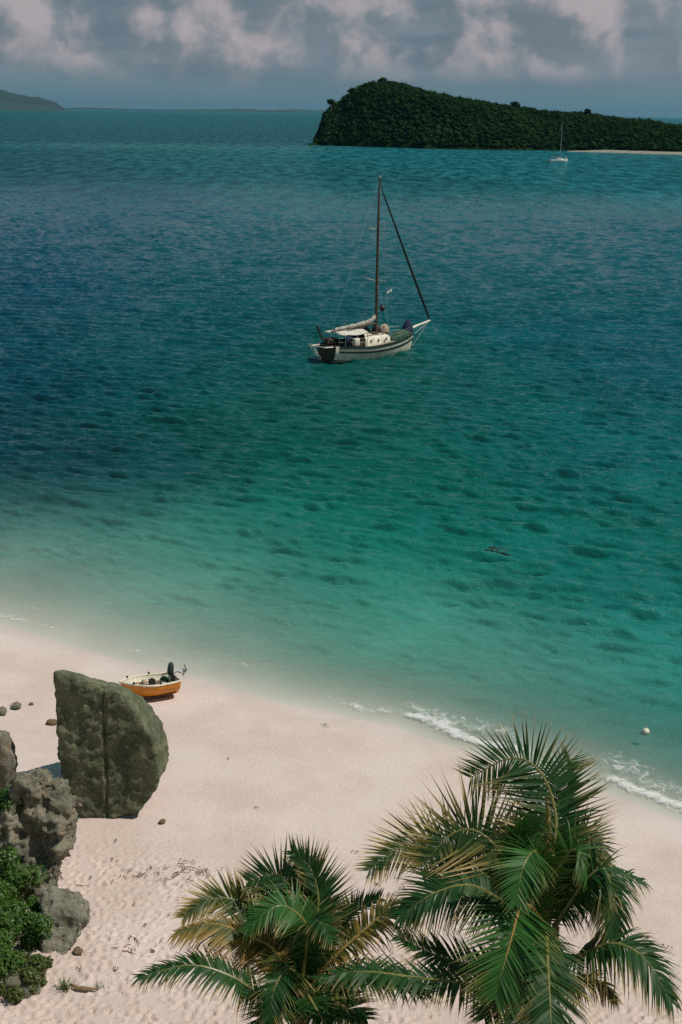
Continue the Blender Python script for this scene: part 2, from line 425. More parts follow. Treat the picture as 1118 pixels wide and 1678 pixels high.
ff = n.math('MULTIPLY', ff, n.ramp(foam, 0.05, 0.3))
fin = n.add('ShaderNodeMixShader', ins={0: n.math('MULTIPLY', ff, 0.62)})
n.link(gl.outputs[0], fin.inputs[1]); n.link(fo.outputs[0], fin.inputs[2])
n.link(fin.outputs[0], out.inputs[0])
tag(link('sea', sea_me, m), kind='structure')

# ------------------------------------------------------------------ island across the bay
RIDGE = [(506, 238), (514, 226), (524, 205), (532, 182), (545, 168), (560, 160), (575, 147), (600, 135), (630, 130), (660, 133), (700, 144), (740, 154), (800, 165),
         (840, 170), (870, 173), (920, 180), (960, 183), (1000, 188), (1050, 193), (1097, 200), (1150, 210), (1220, 226), (1290, 244)]
BASE = [(506, 239), (520, 238), (600, 241), (700, 244), (800, 246), (940, 247.5), (1000, 249), (1097, 252), (1200, 254), (1290, 256)]
rpx = np.linspace(506, 1290, 150)
rpy = np.interp(rpx, *zip(*RIDGE)); bpy_ = np.interp(rpx, *zip(*BASE))
isl_v = []; NI = 26
front = []; ridge = []
for i, px in enumerate(rpx):
    q = at_z(px, bpy_[i], 0.0); d = Vector((q.x, q.y, 0)).normalized()
    back = 62 * min(1, (px - 505) / 60 + 0.12)
    rr = ray(px, rpy[i]); tt = (math.hypot(q.x, q.y) + back) / math.hypot(rr.x, rr.y)
    rp = EYE + rr * tt; rp.z = max(1.0, rp.z - 3.0)
    front.append(q); ridge.append(rp)
    for j in range(NI):
        t = j / (NI - 1) * 2.2
        p = q.lerp(Vector((rp.x, rp.y, 0)), t) if t <= 1 else Vector((rp.x, rp.y, 0)) + d * back * 1.4 * (t - 1)
        h = rp.z * (1 - (1 - min(t, 1)) ** 1.7) if t <= 1 else rp.z * max(0, 1 - ((t - 1) / 1.15) ** 2)
        nz_ = mnoise.noise(Vector((p.x * 0.03, p.y * 0.03, 1))) * 3.5 * min(1, 4 * min(t, 0.3)) * (1 if t < .85 or t > 1.15 else 0.3)
        isl_v.append((p.x, p.y, max(-1.5, h + nz_ * min(1, rp.z / 10) - (1.2 if j == 0 else 0) - (2 if j == NI - 1 else 0))))
isl_me = mesh_np('island_hill', isl_v, grid_quads(len(rpx), NI))
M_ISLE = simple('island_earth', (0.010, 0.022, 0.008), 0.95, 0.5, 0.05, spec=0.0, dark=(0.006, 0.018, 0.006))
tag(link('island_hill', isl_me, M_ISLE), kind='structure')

m, n, out = new_mat('foliage_far')
geo = n.add('ShaderNodeNewGeometry')
nz = n.noise(n.add('ShaderNodeTexCoord').outputs['Object'], 0.07, 4, 0.6)
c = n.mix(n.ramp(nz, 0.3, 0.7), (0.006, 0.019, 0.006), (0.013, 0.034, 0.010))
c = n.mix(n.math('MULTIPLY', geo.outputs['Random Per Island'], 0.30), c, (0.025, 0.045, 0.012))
p = n.add('ShaderNodeBsdfPrincipled', ins={'Base Color': c, 'Roughness': 0.9, 'Specular IOR Level': 0.0})
n.link(p.outputs[0], out.inputs[0]); M_FAR = m

def ico(sub=1):
    bm = bmesh.new(); bmesh.ops.create_icosphere(bm, subdivisions=sub, radius=1)
    v = np.array([x.co[:] for x in bm.verts]); f = np.array([[x.index for x in q.verts] for q in bm.faces]); bm.free()
    return v, f
ICO_V, ICO_F = ico(1)
def canopy(centres, radii, nleaf, leaf, seed=0, squash=0.75, core=0.86, col=None):
    """crowns: a lumpy inner mass plus many loose leaf faces around it"""
    r = np.random.default_rng(seed); N = len(centres); centres = np.asarray(centres, float); radii = np.asarray(radii, float)
    nv = len(ICO_V)
    lump = 1 + 0.16 * r.normal(size=(N, nv, 1))
    cv = centres[:, None] + ICO_V[None] * lump * (radii[:, None, None] * core) * np.array([1, 1, squash])
    cf = (ICO_F[None] + (np.arange(N) * nv)[:, None, None]).reshape(-1, 3)
    d = r.normal(size=(N, nleaf, 3)); d /= np.linalg.norm(d, axis=-1, keepdims=True)
    pc = centres[:, None] + d * np.array([1, 1, squash]) * radii[:, None, None] * r.uniform(0.72, 1.14, (N, nleaf, 1))
    a = r.normal(size=(N, nleaf, 3)); a /= np.linalg.norm(a, axis=-1, keepdims=True)
    b = np.cross(a, d + 0.3 * r.normal(size=d.shape)); b /= np.linalg.norm(b, axis=-1, keepdims=True) + 1e-9
    sz = leaf * r.uniform(0.6, 1.4, (N, nleaf, 1))
    q = np.stack([pc - a * sz, pc + b * sz * 0.6, pc + a * sz, pc - b * sz * 0.6], 2).reshape(-1, 3)
    qf = np.arange(len(q)).reshape(-1, 4) + N * nv
    return np.concatenate([cv.reshape(-1, 3), q]), qf, cf
iv = np.array(isl_v).reshape(len(rpx), NI, 3)
cs, rs_ = [], []
for _ in range(9000):
    u = rng.uniform(0.012, 0.995) * (len(rpx) - 1); t = rng.uniform(0.02, 0.60) * (NI - 1)
    i, j = int(u), int(t); fu, ft = u - i, t - j
    p = (iv[i, j] * (1 - fu) + iv[i + 1, j] * fu) * (1 - ft) + (iv[i, j + 1] * (1 - fu) + iv[i + 1, j + 1] * fu) * ft
    if p[2] < 1.0: continue
    r_ = rng.uniform(0.8, 2.2) * (1.5 if rng.random() < .10 else 1)
    if u < 4: r_ *= 0.55
    cs.append((p[0], p[1], p[2] + r_ * 0.45)); rs_.append(r_)
v, qf, cf = canopy(cs, rs_, 26, 0.40, 5, core=0.70)
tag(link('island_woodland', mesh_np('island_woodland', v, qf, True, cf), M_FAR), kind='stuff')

M_BARK = simple('bark', (0.12, 0.09, 0.06), 0.9, 0.4, 4, 0.02)
def far_tree(px, py_top, back, rad_, label):
    i = int(np.interp(px, rpx, np.arange(len(rpx))))
    rp = ridge[i].lerp(front[i], back)
    j = np.argmin(np.hypot(iv[i, :, 0] - rp.x, iv[i, :, 1] - rp.y)); zb = iv[i, j, 2]
    rr = ray(px, py_top); top = EYE + rr * (math.hypot(rp.x, rp.y) / math.hypot(rr.x, rr.y))
    t = empty('tree', (top.x, top.y, zb - .5), label=label, cat='tree', group='trees standing out on the island ridge')
    h = max(top.z - zb + .5, rad_ * 1.7)
    mb = MB(); mb.tube([(0, 0, -1), (0.2, 0, h * 0.4), (-.1, .2, h - rad_ * 0.7)], [0.35, 0.28, 0.12], 6); mb.build('trunk', M_BARK, t)
    cc = [(0, 0, h - rad_ * .7)] + [(rng.uniform(-.6, .6) * rad_, rng.uniform(-.5, .5) * rad_, h - rad_ * rng.uniform(.6, 1.1)) for _ in range(4)]
    v, qf, cf = canopy(cc, [rad_ * .75] + [rad_ * .55] * 4, 40, 0.5, int(px))
    link('crown', mesh_np('crown', v, qf, True, cf), M_FAR, t)
far_tree(543, 160, 0.25, 3.2, 'dark round tree leaning off the cliff end of the wooded island')
far_tree(577, 142, 0.05, 2.6, 'tree on the shoulder of the island just below its summit, nearer the cliff end')
far_tree(628, 126, 0.0, 3.0, 'broad dark tree crowning the highest summit of the wooded island')
far_tree(846, 164, 0.0, 3.0, 'bushy tree bulging above the sinking island ridge halfway from summit to beach end')
far_tree(962, 177, 0.0, 2.5, 'small rounded tree on the low ridge just beyond the distant sloop mast')
far_tree(1062, 193, 0.0, 2.4, 'last tree rising above the low ridge over the pale island beach')

m_pale = simple('pale_sand', (0.21, 0.19, 0.155), 0.95, 0.2, 0.3)
bv = []
bx = np.linspace(930, 1290, 50)
for px in bx:
    i = np.interp(px, rpx, np.arange(len(rpx))); q = at_z(px, np.interp(px, *zip(*BASE)) + 1.2, 0)
    d = Vector((q.x, q.y, 0)).normalized(); wd = min(1, (px - 930) / 60)
    for dd, z in ((-2, -.5), (0.5, .12), (4, .5 * wd), (9, .9 * wd), (16, 1.1 * wd)):
        p = q + d * dd; bv.append((p.x, p.y, z + .15 * mnoise.noise(Vector((p.x * .2, dd, 0)))))
tag(link('island_beach', mesh_np('island_beach', bv, grid_quads(50, 5)), m_pale), kind='structure')

# far coasts
M_COAST = simple('far_coast', (0.016, 0.044, 0.046), 0.95, 0.3, 0.002)
def coast(prof, dist, name):
    rows = []
    for px, hpx in prof:
        rr = ray(px, 178); hd = Vector((rr.x, rr.y, 0)).normalized(); h = hpx * dist / F
        rows.append([hd * (dist + o) + Vector((0, 0, z)) for o, z in ((-600, -3), (-450, h * .25), (-150, h * .8), (0, h), (400, h * .7), (900, -3))])
    v = [tuple(p) for r in rows for p in r]
    tag(link(name, mesh_np(name, v, grid_quads(len(rows), 6)), M_COAST), kind='structure')
def bumpy(pts, n_, amp_, seed):
    xs_ = np.linspace(pts[0][0], pts[-1][0], n_); ys_ = np.interp(xs_, *zip(*pts))
    ys_ = ys_ + amp_ * fbm(xs_ / 14, xs_ * 0 + seed, 4, seed) * np.clip(ys_ / 6, 0, 1)
    return list(zip(xs_, np.maximum(ys_, 0)))
coast(bumpy([(-420, 22), (-250, 40), (-120, 44), (-40, 36), (0, 30), (30, 24), (60, 20), (80, 17), (95, 11), (106, 3), (112, 0)], 120, 2.0, 3), 7500, 'distant_hill')
coast(bumpy([(90, 0), (130, 2.5), (190, 2), (260, 1.5), (340, 3), (400, 4.5), (440, 3), (480, 5), (560, 3), (640, 0)], 120, 2.0, 8), 16000, 'farthest_hill')

# ------------------------------------------------------------------ rocks
def remesh(verts_faces, voxel, smooth_it=4):
    me = bpy.data.meshes.new('tmp'); me.from_pydata(*verts_faces); me.update()
    bm = bmesh.new(); bm.from_mesh(me); bmesh.ops.recalc_face_normals(bm, faces=bm.faces); bm.to_mesh(me); bm.free()
    o = bpy.data.objects.new('tmp', me); COL.objects.link(o)
    md = o.modifiers.new('r', 'REMESH'); md.mode = 'VOXEL'; md.voxel_size = voxel
    sm = o.modifiers.new('s', 'SMOOTH'); sm.iterations = smooth_it; sm.factor = 0.5
    dg = bpy.context.evaluated_depsgraph_get()
    res = bpy.data.meshes.new_from_object(o.evaluated_get(dg))
    bpy.data.objects.remove(o); bpy.data.meshes.remove(me)
    return res
def slab_rock(name, outline, Y0, depth, mat, voxel=0.06, rough=0.10, fine=0.03, topdrop=0.6, shrink=0.75, seed=0, lean=0.0, crack=None, bevel=0.22, pits=0.0, smooth_it=3):
    """outline: pixel outline of the rock, taken in the upright plane y = Y0; given real depth behind it"""
    P = []
    for px, py in outline:
        r = ray(px, py); p = EYE + r * (Y0 / r.y); P.append(p)
    zb = min(p.z for p in P); zt = max(p.z for p in P); hz_ = zt - zb
    if lean:
        for i, (px, py) in enumerate(outline):
            for _ in range(6):
                r = ray(px, py); hh_ = min(1, max(0, (P[i].z - zb) / hz_)); P[i] = EYE + r * ((Y0 + lean * hh_) / r.y)
    cx = sum(p.x for p in P) / len(P); zt = max(p.z for p in P)
    cz = (zb + zt) / 2
    # resample the outline
    Q = []
    for a, b in zip(P, P[1:] + P[:1]):
        k_ = max(1, int((b - a).length / 0.3))
        Q += [a.lerp(b, i / k_) for i in range(k_)]
    rings = []
    for dy, s, drop in ((0.0, 1 - bevel / max(1.0, (zt - zb)), 0), (bevel, 1.0, 0), (depth * 0.55, 0.5 + 0.5 * shrink + 0.1, topdrop * .45), (depth, shrink, topdrop)):
        ring = []
        for p in Q:
            hrel = (p.z - zb) / (zt - zb)
            ring.append((cx + (p.x - cx) * s, Y0 + dy - lean * (1 - hrel) * 0 + lean * hrel, cz + (p.z - cz) * s - drop * max(0, hrel) + (1 - s) * (zb - cz) * 0.9))
        rings.append(ring)
    N = len(Q); V = [v for r in rings for v in r]; Fc = []
    for i in range(len(rings) - 1):
        for j in range(N): Fc.append((i * N + j, i * N + (j + 1) % N, (i + 1) * N + (j + 1) % N, (i + 1) * N + j))
    Fc.append(tuple(range(N - 1, -1, -1))); Fc.append(tuple((len(rings) - 1) * N + j for j in range(N)))
    me = remesh((V, [], Fc), voxel, smooth_it)
    co = np.empty(len(me.vertices) * 3, np.float32); no = np.empty_like(co)
    me.vertices.foreach_get('co', co); me.vertices.foreach_get('normal', no)
    co = co.reshape(-1, 3); no = no.reshape(-1, 3); o = Vector((seed * 7.3, seed * 2.1, 0))
    dsp = np.empty(len(co), np.float32)
    for i, c in enumerate(co):
        v = Vector(c) + o
        a = mnoise.fractal(v * 0.9, 0.9, 2.1, 3) * rough
        b = mnoise.fractal(v * 4.5, 0.8, 2.2, 3) * fine
        cr = 0
        if pits:
            v = Vector((v.x * 1.25, v.y * 1.25, v.z * .55))
            w_ = mnoise.voronoi(v * 2.6)[0][0]; w2 = mnoise.voronoi(v * 5.5)[0][0]
            cr = -pits * (max(0, 0.42 - w_) * 1.9 + max(0, 0.35 - w2) * 0.9) + pits * 0.35 * mnoise.ridged_multi_fractal(v * 1.8, 1.0, 2.1, 4, 1.0, 2.0) - pits * .3
        if crack:
            for cxp, wd, dp in crack:
                wob = 0.05 * mnoise.noise(Vector((0, 3, c[2] * 1.3))) + 0.025 * mnoise.noise(Vector((1, 0, c[2] * 5)))
                cr -= dp * math.exp(-((c[0] - cxp - wob) / wd) ** 2) * (1 if no[i][1] < 0.2 else 0)
        dsp[i] = a + b + cr
    co = co + no * dsp[:, None]
    ctr = Vector((cx, Y0 + depth * .4, zb)); co -= np.array(ctr[:], np.float32)
    me.vertices.foreach_set('co', co.ravel()); me.polygons.foreach_set('use_smooth', np.ones(len(me.polygons), bool)); me.update()
    me.name = name
    ob = link(name, me, None, None, ctr); me.materials.clear(); me.materials.append(mat)
    return ob

def rock_mat(name, c1, c2, speck, stain, scale=1.0, specamt=0.35, tint=None):
    m, n, out = new_mat(name)
    co = n.add('ShaderNodeTexCoord').outputs['Object']
    a = n.noise(co, 1.1 * scale, 7, 0.65); b = n.noise(co, 6 * scale, 6, 0.7); c_ = n.noise(co, 26 * scale, 4, 0.7); s = n.noise(n.mapping(co, (2.2, 2.2, .5)), 1.4 * scale, 5, 0.6)
    col = n.mix(n.ramp(a, 0.36, 0.64), c1, c2)
    col = n.mix(n.ramp(s, 0.50, 0.66, 0, 0.75), col, stain)
    col = n.mix(n.ramp(b, 0.56, 0.72, 0, specamt), col, speck)
    col = n.mix(n.ramp(c_, 0.42, 0.62, 0.35, 0), col, tuple(x * .45 for x in c1))
    if tint: col = n.mix(n.ramp(n.noise(co, 2.3 * scale, 5, .6), .55, .72, 0, .6), col, tint)
    p = n.add('ShaderNodeBsdfPrincipled', ins={'Base Color': col, 'Roughness': 0.9, 'Specular IOR Level': 0.2})
    hh = n.math('ADD', n.math('MULTIPLY', b, 1.0), n.math('MULTIPLY', c_, 0.45))
    n.link(n.add('ShaderNodeBump', ins={'Strength': 0.9, 'Distance': 0.09, 'Height': hh}).outputs[0], p.inputs['Normal'])
    n.link(p.outputs[0], out.inputs[0]); return m
M_BOULDER = rock_mat('boulder_stone', (0.095, 0.105, 0.060), (0.20, 0.205, 0.125), (0.38, 0.37, 0.27), (0.06, 0.085, 0.05), 1.3, specamt=0.6)
M_CRAG = rock_mat('crag_stone', (0.14, 0.13, 0.09), (0.28, 0.255, 0.19), (0.42, 0.39, 0.31), (0.08, 0.085, 0.07), 1.3, tint=(0.25, 0.15, 0.07))
M_ROUND = rock_mat('round_stone', (0.20, 0.19, 0.145), (0.30, 0.28, 0.215), (0.38, 0.355, 0.29), (0.11, 0.115, 0.075), 1.6)

g = on_ground(165, 1341)
crx = (EYE + ray(172, 1230) * (g.y / ray(172, 1230).y)).x
o = slab_rock('boulder', [(88, 1102), (102, 1104), (130, 1111), (160, 1120), (190, 1130), (210, 1148), (228, 1170), (241, 1193), (250, 1208), (256, 1232), (259, 1256), (262, 1276), (257, 1293), (243, 1313), (228, 1331), (205, 1338), (172, 1346), (140, 1340), (116, 1322), (106, 1300), (98, 1265), (93, 1200), (90, 1150)],
              g.y, 3.6, M_BOULDER, 0.045, 0.06, 0.055, 1.9, 0.80, 1, crack=[(crx, 0.032, 0.10)], bevel=0.10, smooth_it=1)
tag(o, 'huge upright dark boulder with a vertical crack standing on the beach', 'boulder')
g = on_ground(60, 1478)
o = slab_rock('crag', [(8, 1320), (16, 1296), (34, 1280), (50, 1276), (64, 1281), (74, 1291), (84, 1293), (94, 1308), (104, 1322), (112, 1327), (104, 1336), (101, 1352), (101, 1395), (96, 1420), (80, 1440), (72, 1470), (40, 1500), (-30, 1500), (-40, 1350)],
              g.y, 2.2, M_CRAG, 0.045, 0.30, 0.15, 0.8, 0.8, 2, pits=0.24, bevel=0.35, smooth_it=1, lean=0.8)
tag(o, 'jagged pitted grey crag with green scrub growing over its foot', 'rock')
g = on_ground(104, 1568)
o = slab_rock('rock', [(66, 1482), (80, 1476), (105, 1475), (125, 1480), (138, 1494), (144, 1512), (141, 1530), (130, 1545), (112, 1560), (90, 1572), (60, 1576), (58, 1520)],
              g.y, 0.7, M_ROUND, 0.03, 0.14, 0.06, 0.15, 0.7, 3, bevel=0.3, pits=0.10, lean=0.75)
tag(o, 'low rounded grey rock resting in the sand beside the green scrub', 'rock')
g = on_ground(2, 1330)
o = slab_rock('rock', [(-60, 1330), (-58, 1205), (-10, 1206), (4, 1210), (9, 1222), (12, 1240), (18, 1262), (14, 1290), (6, 1330)], g.y, 1.2, M_CRAG, 0.06, 0.12, 0.05, 0.3, 0.8, 4, pits=0.08)
tag(o, 'tan weathered rock at the picture edge behind the jagged crag', 'rock')
g = on_ground(2, 1636)
o = slab_rock('rock', [(-40, 1660), (-40, 1604), (8, 1601), (30, 1610), (48, 1622), (62, 1640), (50, 1662)], g.y, 0.8, M_CRAG, 0.035, 0.10, 0.04, 0.2, 0.8, 6, pits=0.08)
tag(o, 'low grey stone at the foot of the scrub in the bottom corner', 'rock')

def pebble(px, py, r, label, mat=None, cat='stone'):
    q = on_ground(px, py); mb = MB()
    mb.blob((0, 0, r * .42), (r, r * .8, r * .62), 12, 8, 0.45, px)
    o = mb.build('stone', mat or M_ROUND, None, True, q); o.rotation_euler.z = rng.uniform(0, 6)
    return tag(o, label, cat, 'loose stones on the sand')
M_TAN = rock_mat('tan_stone', (0.20, 0.15, 0.09), (0.30, 0.22, 0.13), (0.35, 0.28, 0.2), (0.12, 0.09, 0.05), 4)
pebble(128, 1563, 0.14, 'brown fist-like stone on the sand just below the low rounded rock', M_TAN)
pebble(122, 1479, 0.11, 'small tan stone perched against the top of the low rounded rock', M_TAN)
pebble(3, 1170, 0.22, 'dark stone at the picture edge on the pink sand beyond the boulder', M_CRAG)
pebble(27, 1161, 0.20, 'grey-brown stone on the upper sand, second from the edge beyond the boulder', M_CRAG)
pebble(85, 1187, 0.17, 'tan stone touching the left side of the tall cracked boulder', M_TAN)
pebble(52, 1155, 0.09, 'tiny dark stone farthest out on the sand beyond the boulder', M_CRAG)
pebble(266, 1349, 0.11, 'small brown stone alone on smooth sand below the cracked boulder', M_TAN)
pebble(249, 1561, 0.07, 'small brown nut-sized stone beside the dry twigs', M_TAN)
pebble(97, 1434, 0.08, 'reddish pebble on the sand beside the crag', M_TAN)

# wrack and twigs
M_WRACK = simple('dry_weed', (0.16, 0.11, 0.065), 0.95, 0.5, 12)
M_STICK = simple('driftwood', (0.22, 0.14, 0.08), 0.9, 0.4, 9, 0.01)
mb = MB()
spots = [(296, 1440, .30), (302, 1421, .34), (335, 1428, .25), (322, 1433, .16), (338, 1436, .12), (246, 1425, .12), (235, 1437, .14), (262, 1434, .10), (200, 1440, .08), (212, 1429, .12), (185, 1412, .10), (92, 1436, .13), (100, 1441, .10), (232, 1437, .1), (220, 1440, .08), (281, 1440, .1), (270, 1444, .1),
         (1060, 1540, .12), (1065, 1548, .12), (1092, 1556, .1), (375, 1245, .07), (420, 1325, .05), (530, 1190, .14), (610, 1440, .14), (622, 1452, .12), (580, 1398, .1), (20, 1158, .1), (640, 1470, .12), (660, 1460, .1), (118, 1365, .06), (190, 1380, .05), (240, 1520, .08), (150, 1440, .06), (340, 1600, .07), (130, 1590, .09), (190, 1590, .08), (215, 1560, .09)]
for px, py, sz in spots:
    q = on_ground(px, py)
    for _ in range(int(3 + sz * 26)):
        p0 = q + Vector((rng.normal() * sz * .6, rng.normal() * sz * .55, .012)); a = rng.uniform(0, 6.28); l = rng.uniform(.3, 1) * sz * .42
        d = Vector((math.cos(a), math.sin(a), 0)); p0.z = gz(p0.x, p0.y) + .04
        mb.tube([p0 - d * l, p0 + Vector((rng.normal() * l * .2, rng.normal() * l * .2, .04)), p0 + d * l], [.007, .013, .005], 4)
tag(mb.build('beach_wrack', M_WRACK), kind='stuff')
def stick(pts, r, label, name='twig'):
    P = [on_ground(*p) for p in pts]; mb = MB(); o0 = P[0].copy()
    PP = [p - o0 + Vector((0, 0, r + .035)) for p in P]
    mb.tube(PP, [r * .7] + [r] * (len(P) - 2) + [r * .4], 7)
    return tag(mb.build(name, M_STICK, None, True, o0), label, name, 'dry twigs lying on the sand')
stick([(213, 1537), (222, 1541), (229, 1550)], .022, 'short forked dry twig highest of the cluster on trodden sand')
stick([(200, 1561), (208, 1562), (222, 1566)], .018, 'thin bent dry twig lowest of the cluster on trodden sand')
stick([(182, 1557), (190, 1556), (196, 1555)], .015, 'tiny straight dry twig at the left of the cluster on trodden sand')
stick([(203, 1556), (208, 1552), (215, 1550)], .016, 'slender dry twig slanting in the middle of the cluster')
stick([(125, 1452), (135, 1454), (149, 1454)], .012, 'long thin pale stalk lying on sand beside the crag')
stick([(117, 1619), (128, 1624), (145, 1626), (163, 1625)], .05, 'thick brown driftwood branch beside the grass tuft at the bottom edge', 'driftwood')

# ------------------------------------------------------------------ coconut palms
def leaf_mat(name, green, mid, tip, t0=0.35, t1=0.95, gloss=0.50):
    m, n, out = new_mat(name)
    uv = n.add('ShaderNodeUVMap', uv_map='leaf').outputs[0]
    t = n.add('ShaderNodeSeparateXYZ', ins={0: uv}).outputs[1]; side = n.add('ShaderNodeSeparateXYZ', ins={0: uv}).outputs[0]
    co = n.add('ShaderNodeTexCoord').outputs['Object']
    nz = n.noise(co, 2.2, 4, 0.6)
    ri = n.add('ShaderNodeNewGeometry').outputs['Random Per Island']
    g = n.mix(ri, green, tuple(x * 1.6 for x in green))
    tt = n.math('ADD', t, n.math('ADD', n.math('MULTIPLY', n.math('SUBTRACT', nz, 0.5), 0.9), n.math('MULTIPLY', n.math('SUBTRACT', ri, 0.5), 0.35)))
    c = n.mix(n.ramp(tt, t0, (t0 + t1) / 2), g, mid)
    c = n.mix(n.ramp(tt, (t0 + t1) / 2, t1), c, tip)
    p = n.add('ShaderNodeBsdfPrincipled', ins={'Base Color': c, 'Roughness': gloss, 'Specular IOR Level': 0.25})
    tl = n.add('ShaderNodeBsdfTranslucent', ins={0: n.mix(0.5, c, (0.10, 0.17, 0.02))})
    mx = n.add('ShaderNodeMixShader', ins={0: 0.22}); n.link(p.outputs[0], mx.inputs[1]); n.link(tl.outputs[0], mx.inputs[2])
    n.link(mx.outputs[0], out.inputs[0]); return m
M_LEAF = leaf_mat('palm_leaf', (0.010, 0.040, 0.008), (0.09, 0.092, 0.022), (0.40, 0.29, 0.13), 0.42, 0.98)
M_LEAFT = leaf_mat('palm_leaf_sunlit', (0.016, 0.042, 0.008), (0.16, 0.135, 0.036), (0.42, 0.30, 0.13), 0.15, 0.82)  # sunlit copy of the leaf: sunlight's tan put into its colour
M_LEAFG = leaf_mat('palm_leaf_young', (0.020, 0.072, 0.012), (0.08, 0.120, 0.022), (0.33, 0.27, 0.11), 0.45, 1.1)
M_LEAFY = leaf_mat('palm_leaf_old', (0.055, 0.062, 0.012), (0.20, 0.135, 0.028), (0.27, 0.18, 0.08), 0.10, 0.7, 0.5)
M_RIB = simple('palm_rib', (0.16, 0.15, 0.045), 0.45, 0.3, 6)
M_RIBY = simple('palm_rib_old', (0.30, 0.19, 0.05), 0.5, 0.3, 6)
M_TRUNK = simple('palm_trunk', (0.20, 0.165, 0.12), 0.9, 0.5, 5, 0.03)
M_FIBRE = simple('palm_fibre', (0.17, 0.11, 0.055), 0.95, 0.5, 14, 0.03)

def catmull(P, nn):
    P = [P[0] * 2 - P[1]] + P + [P[-1] * 2 - P[-2]]; out = []
    L = len(P) - 3
    for i in range(nn):
        t = i / (nn - 1) * L; k_ = min(int(t), L - 1); u = t - k_
        a, b, c, d = P[k_:k_ + 4]
        out.append(0.5 * ((2 * b) + (c - a) * u + (2 * a - 5 * b + 4 * c - d) * u * u + (3 * b - a - 3 * c + d) * u ** 3))
    return out
def camdir(v): return (RIGHT * v[0] + UP * v[1] - FWD * v[2]).normalized()

def frond(crown, pts, nrm, L, parent, mat=None, n=78, ribmat=None, lift=0.30, sag=0.35, t_start=0.10, wind=(0, 0, 0), lw=0.054, sides=(1, 1), split=1.0, fold=0.0, a0=80, a1=36):
    """pts: crown-relative offsets as (photo px, photo py, metres further away) -> one pinnate leaf with real depth"""
    cd = depth_of(crown); org = parent.location; n = int(n * 1.12); L *= 1.15
    P = [Vector(crown)] + [at_d(px, py, cd + dd) for px, py, dd in pts]
    C = catmull(P, 60)
    ln = [0.0]
    for a, b in zip(C, C[1:]): ln.append(ln[-1] + (b - a).length)
    tot = ln[-1]
    def at(t):
        s = t * tot; i = min(max(int(np.searchsorted(ln, s)) - 1, 0), len(C) - 2)
        u = (s - ln[i]) / max(1e-6, ln[i + 1] - ln[i]); return C[i].lerp(C[i + 1], u), (C[i + 1] - C[i]).normalized()
    N0 = camdir(nrm); V = []; Q = []; T3 = []; UV = []
    W = Vector(wind)
    for side in (-1, 1):
        ls = sides[0 if side < 0 else 1]
        if ls <= 0: continue
        for k_ in range(n):
            f = min(max((k_ + rng.uniform(-.25, .25)) / (n - 1), 0), 1); t = t_start + (1 - t_start) * min(max(f, 0), 1)
            p, tg = at(t)
            S = tg.cross(N0)
            if S.length < 1e-3: continue
            S.normalize(); Nn = S.cross(tg).normalized()
            prof = min(1.0, 0.45 + 1.9 * f) * (1 - 0.62 * max(0, (f - .55) / .45) ** 1.4)
            l = L * prof * ls * rng.uniform(.88, 1.06) * (rng.uniform(.35, .7) if rng.random() < .035 else 1)
            a = R(a0 + (a1 - a0) * f ** 1.25 + rng.normal() * 2.5)
            lf = lift + rng.normal() * 0.06
            d = (S * side * math.sin(a) + tg * math.cos(a) + Nn * lf - Nn * fold).normalized()
            wd = lw * (0.55 + .45 * prof) * rng.uniform(.8, 1.15)
            wv = d.cross(Nn).normalized(); wv = (wv + Nn * rng.normal() * 0.35).normalized()
            pos = p + Nn * 0.01; b0 = len(V); NS = 4; sg = sag * (3.2 if rng.random() < .10 else rng.uniform(.7, 1.4)) + (.5 if rng.random() < .05 else 0)
            for q in range(NS + 1):
                tt = q / NS
                wq = wd * (0.55 + 1.8 * tt if tt < .26 else 1.02 * (1 - (tt - .26) / .74) ** 1.15)
                if q < NS:
                    V += [pos + wv * wq * .5, pos - wv * wq * .5]; UV += [(0, tt), (1, tt)]
                else: V.append(pos); UV.append((.5, 1))
                step = l / NS
                d = (d + (Vector((0, 0, -1)) * sg + W) * (0.16 + 0.34 * tt)).normalized()
                pos = pos + d * step
            for q in range(NS - 1): Q.append((b0 + 2 * q, b0 + 2 * q + 1, b0 + 2 * q + 3, b0 + 2 * q + 2))
            T3.append((b0 + 2 * NS - 2, b0 + 2 * NS - 1, b0 + 2 * NS))
    me = mesh_np('frond', [tuple(v - org) for v in V], Q, True, T3)
    ul = me.uv_layers.new(name='leaf')
    li = np.empty(len(me.loops), np.int32); me.loops.foreach_get('vertex_index', li)
    ul.data.foreach_set('uv', np.array(UV, np.float32)[li].ravel())
    fo_ = link('frond', me, mat or M_LEAF, parent)
    mb = MB(); NR = 22
    rp = [at(i / (NR - 1))[0] - org for i in range(NR)]
    rr_ = [0.045 * (1 - i / (NR - 1)) ** .9 * (1.35 if i < 2 else 1) + 0.006 for i in range(NR)]
    mb.tube(rp, rr_, 6); mb.build('midrib', ribmat or M_RIB, fo_, True)
    return fo_

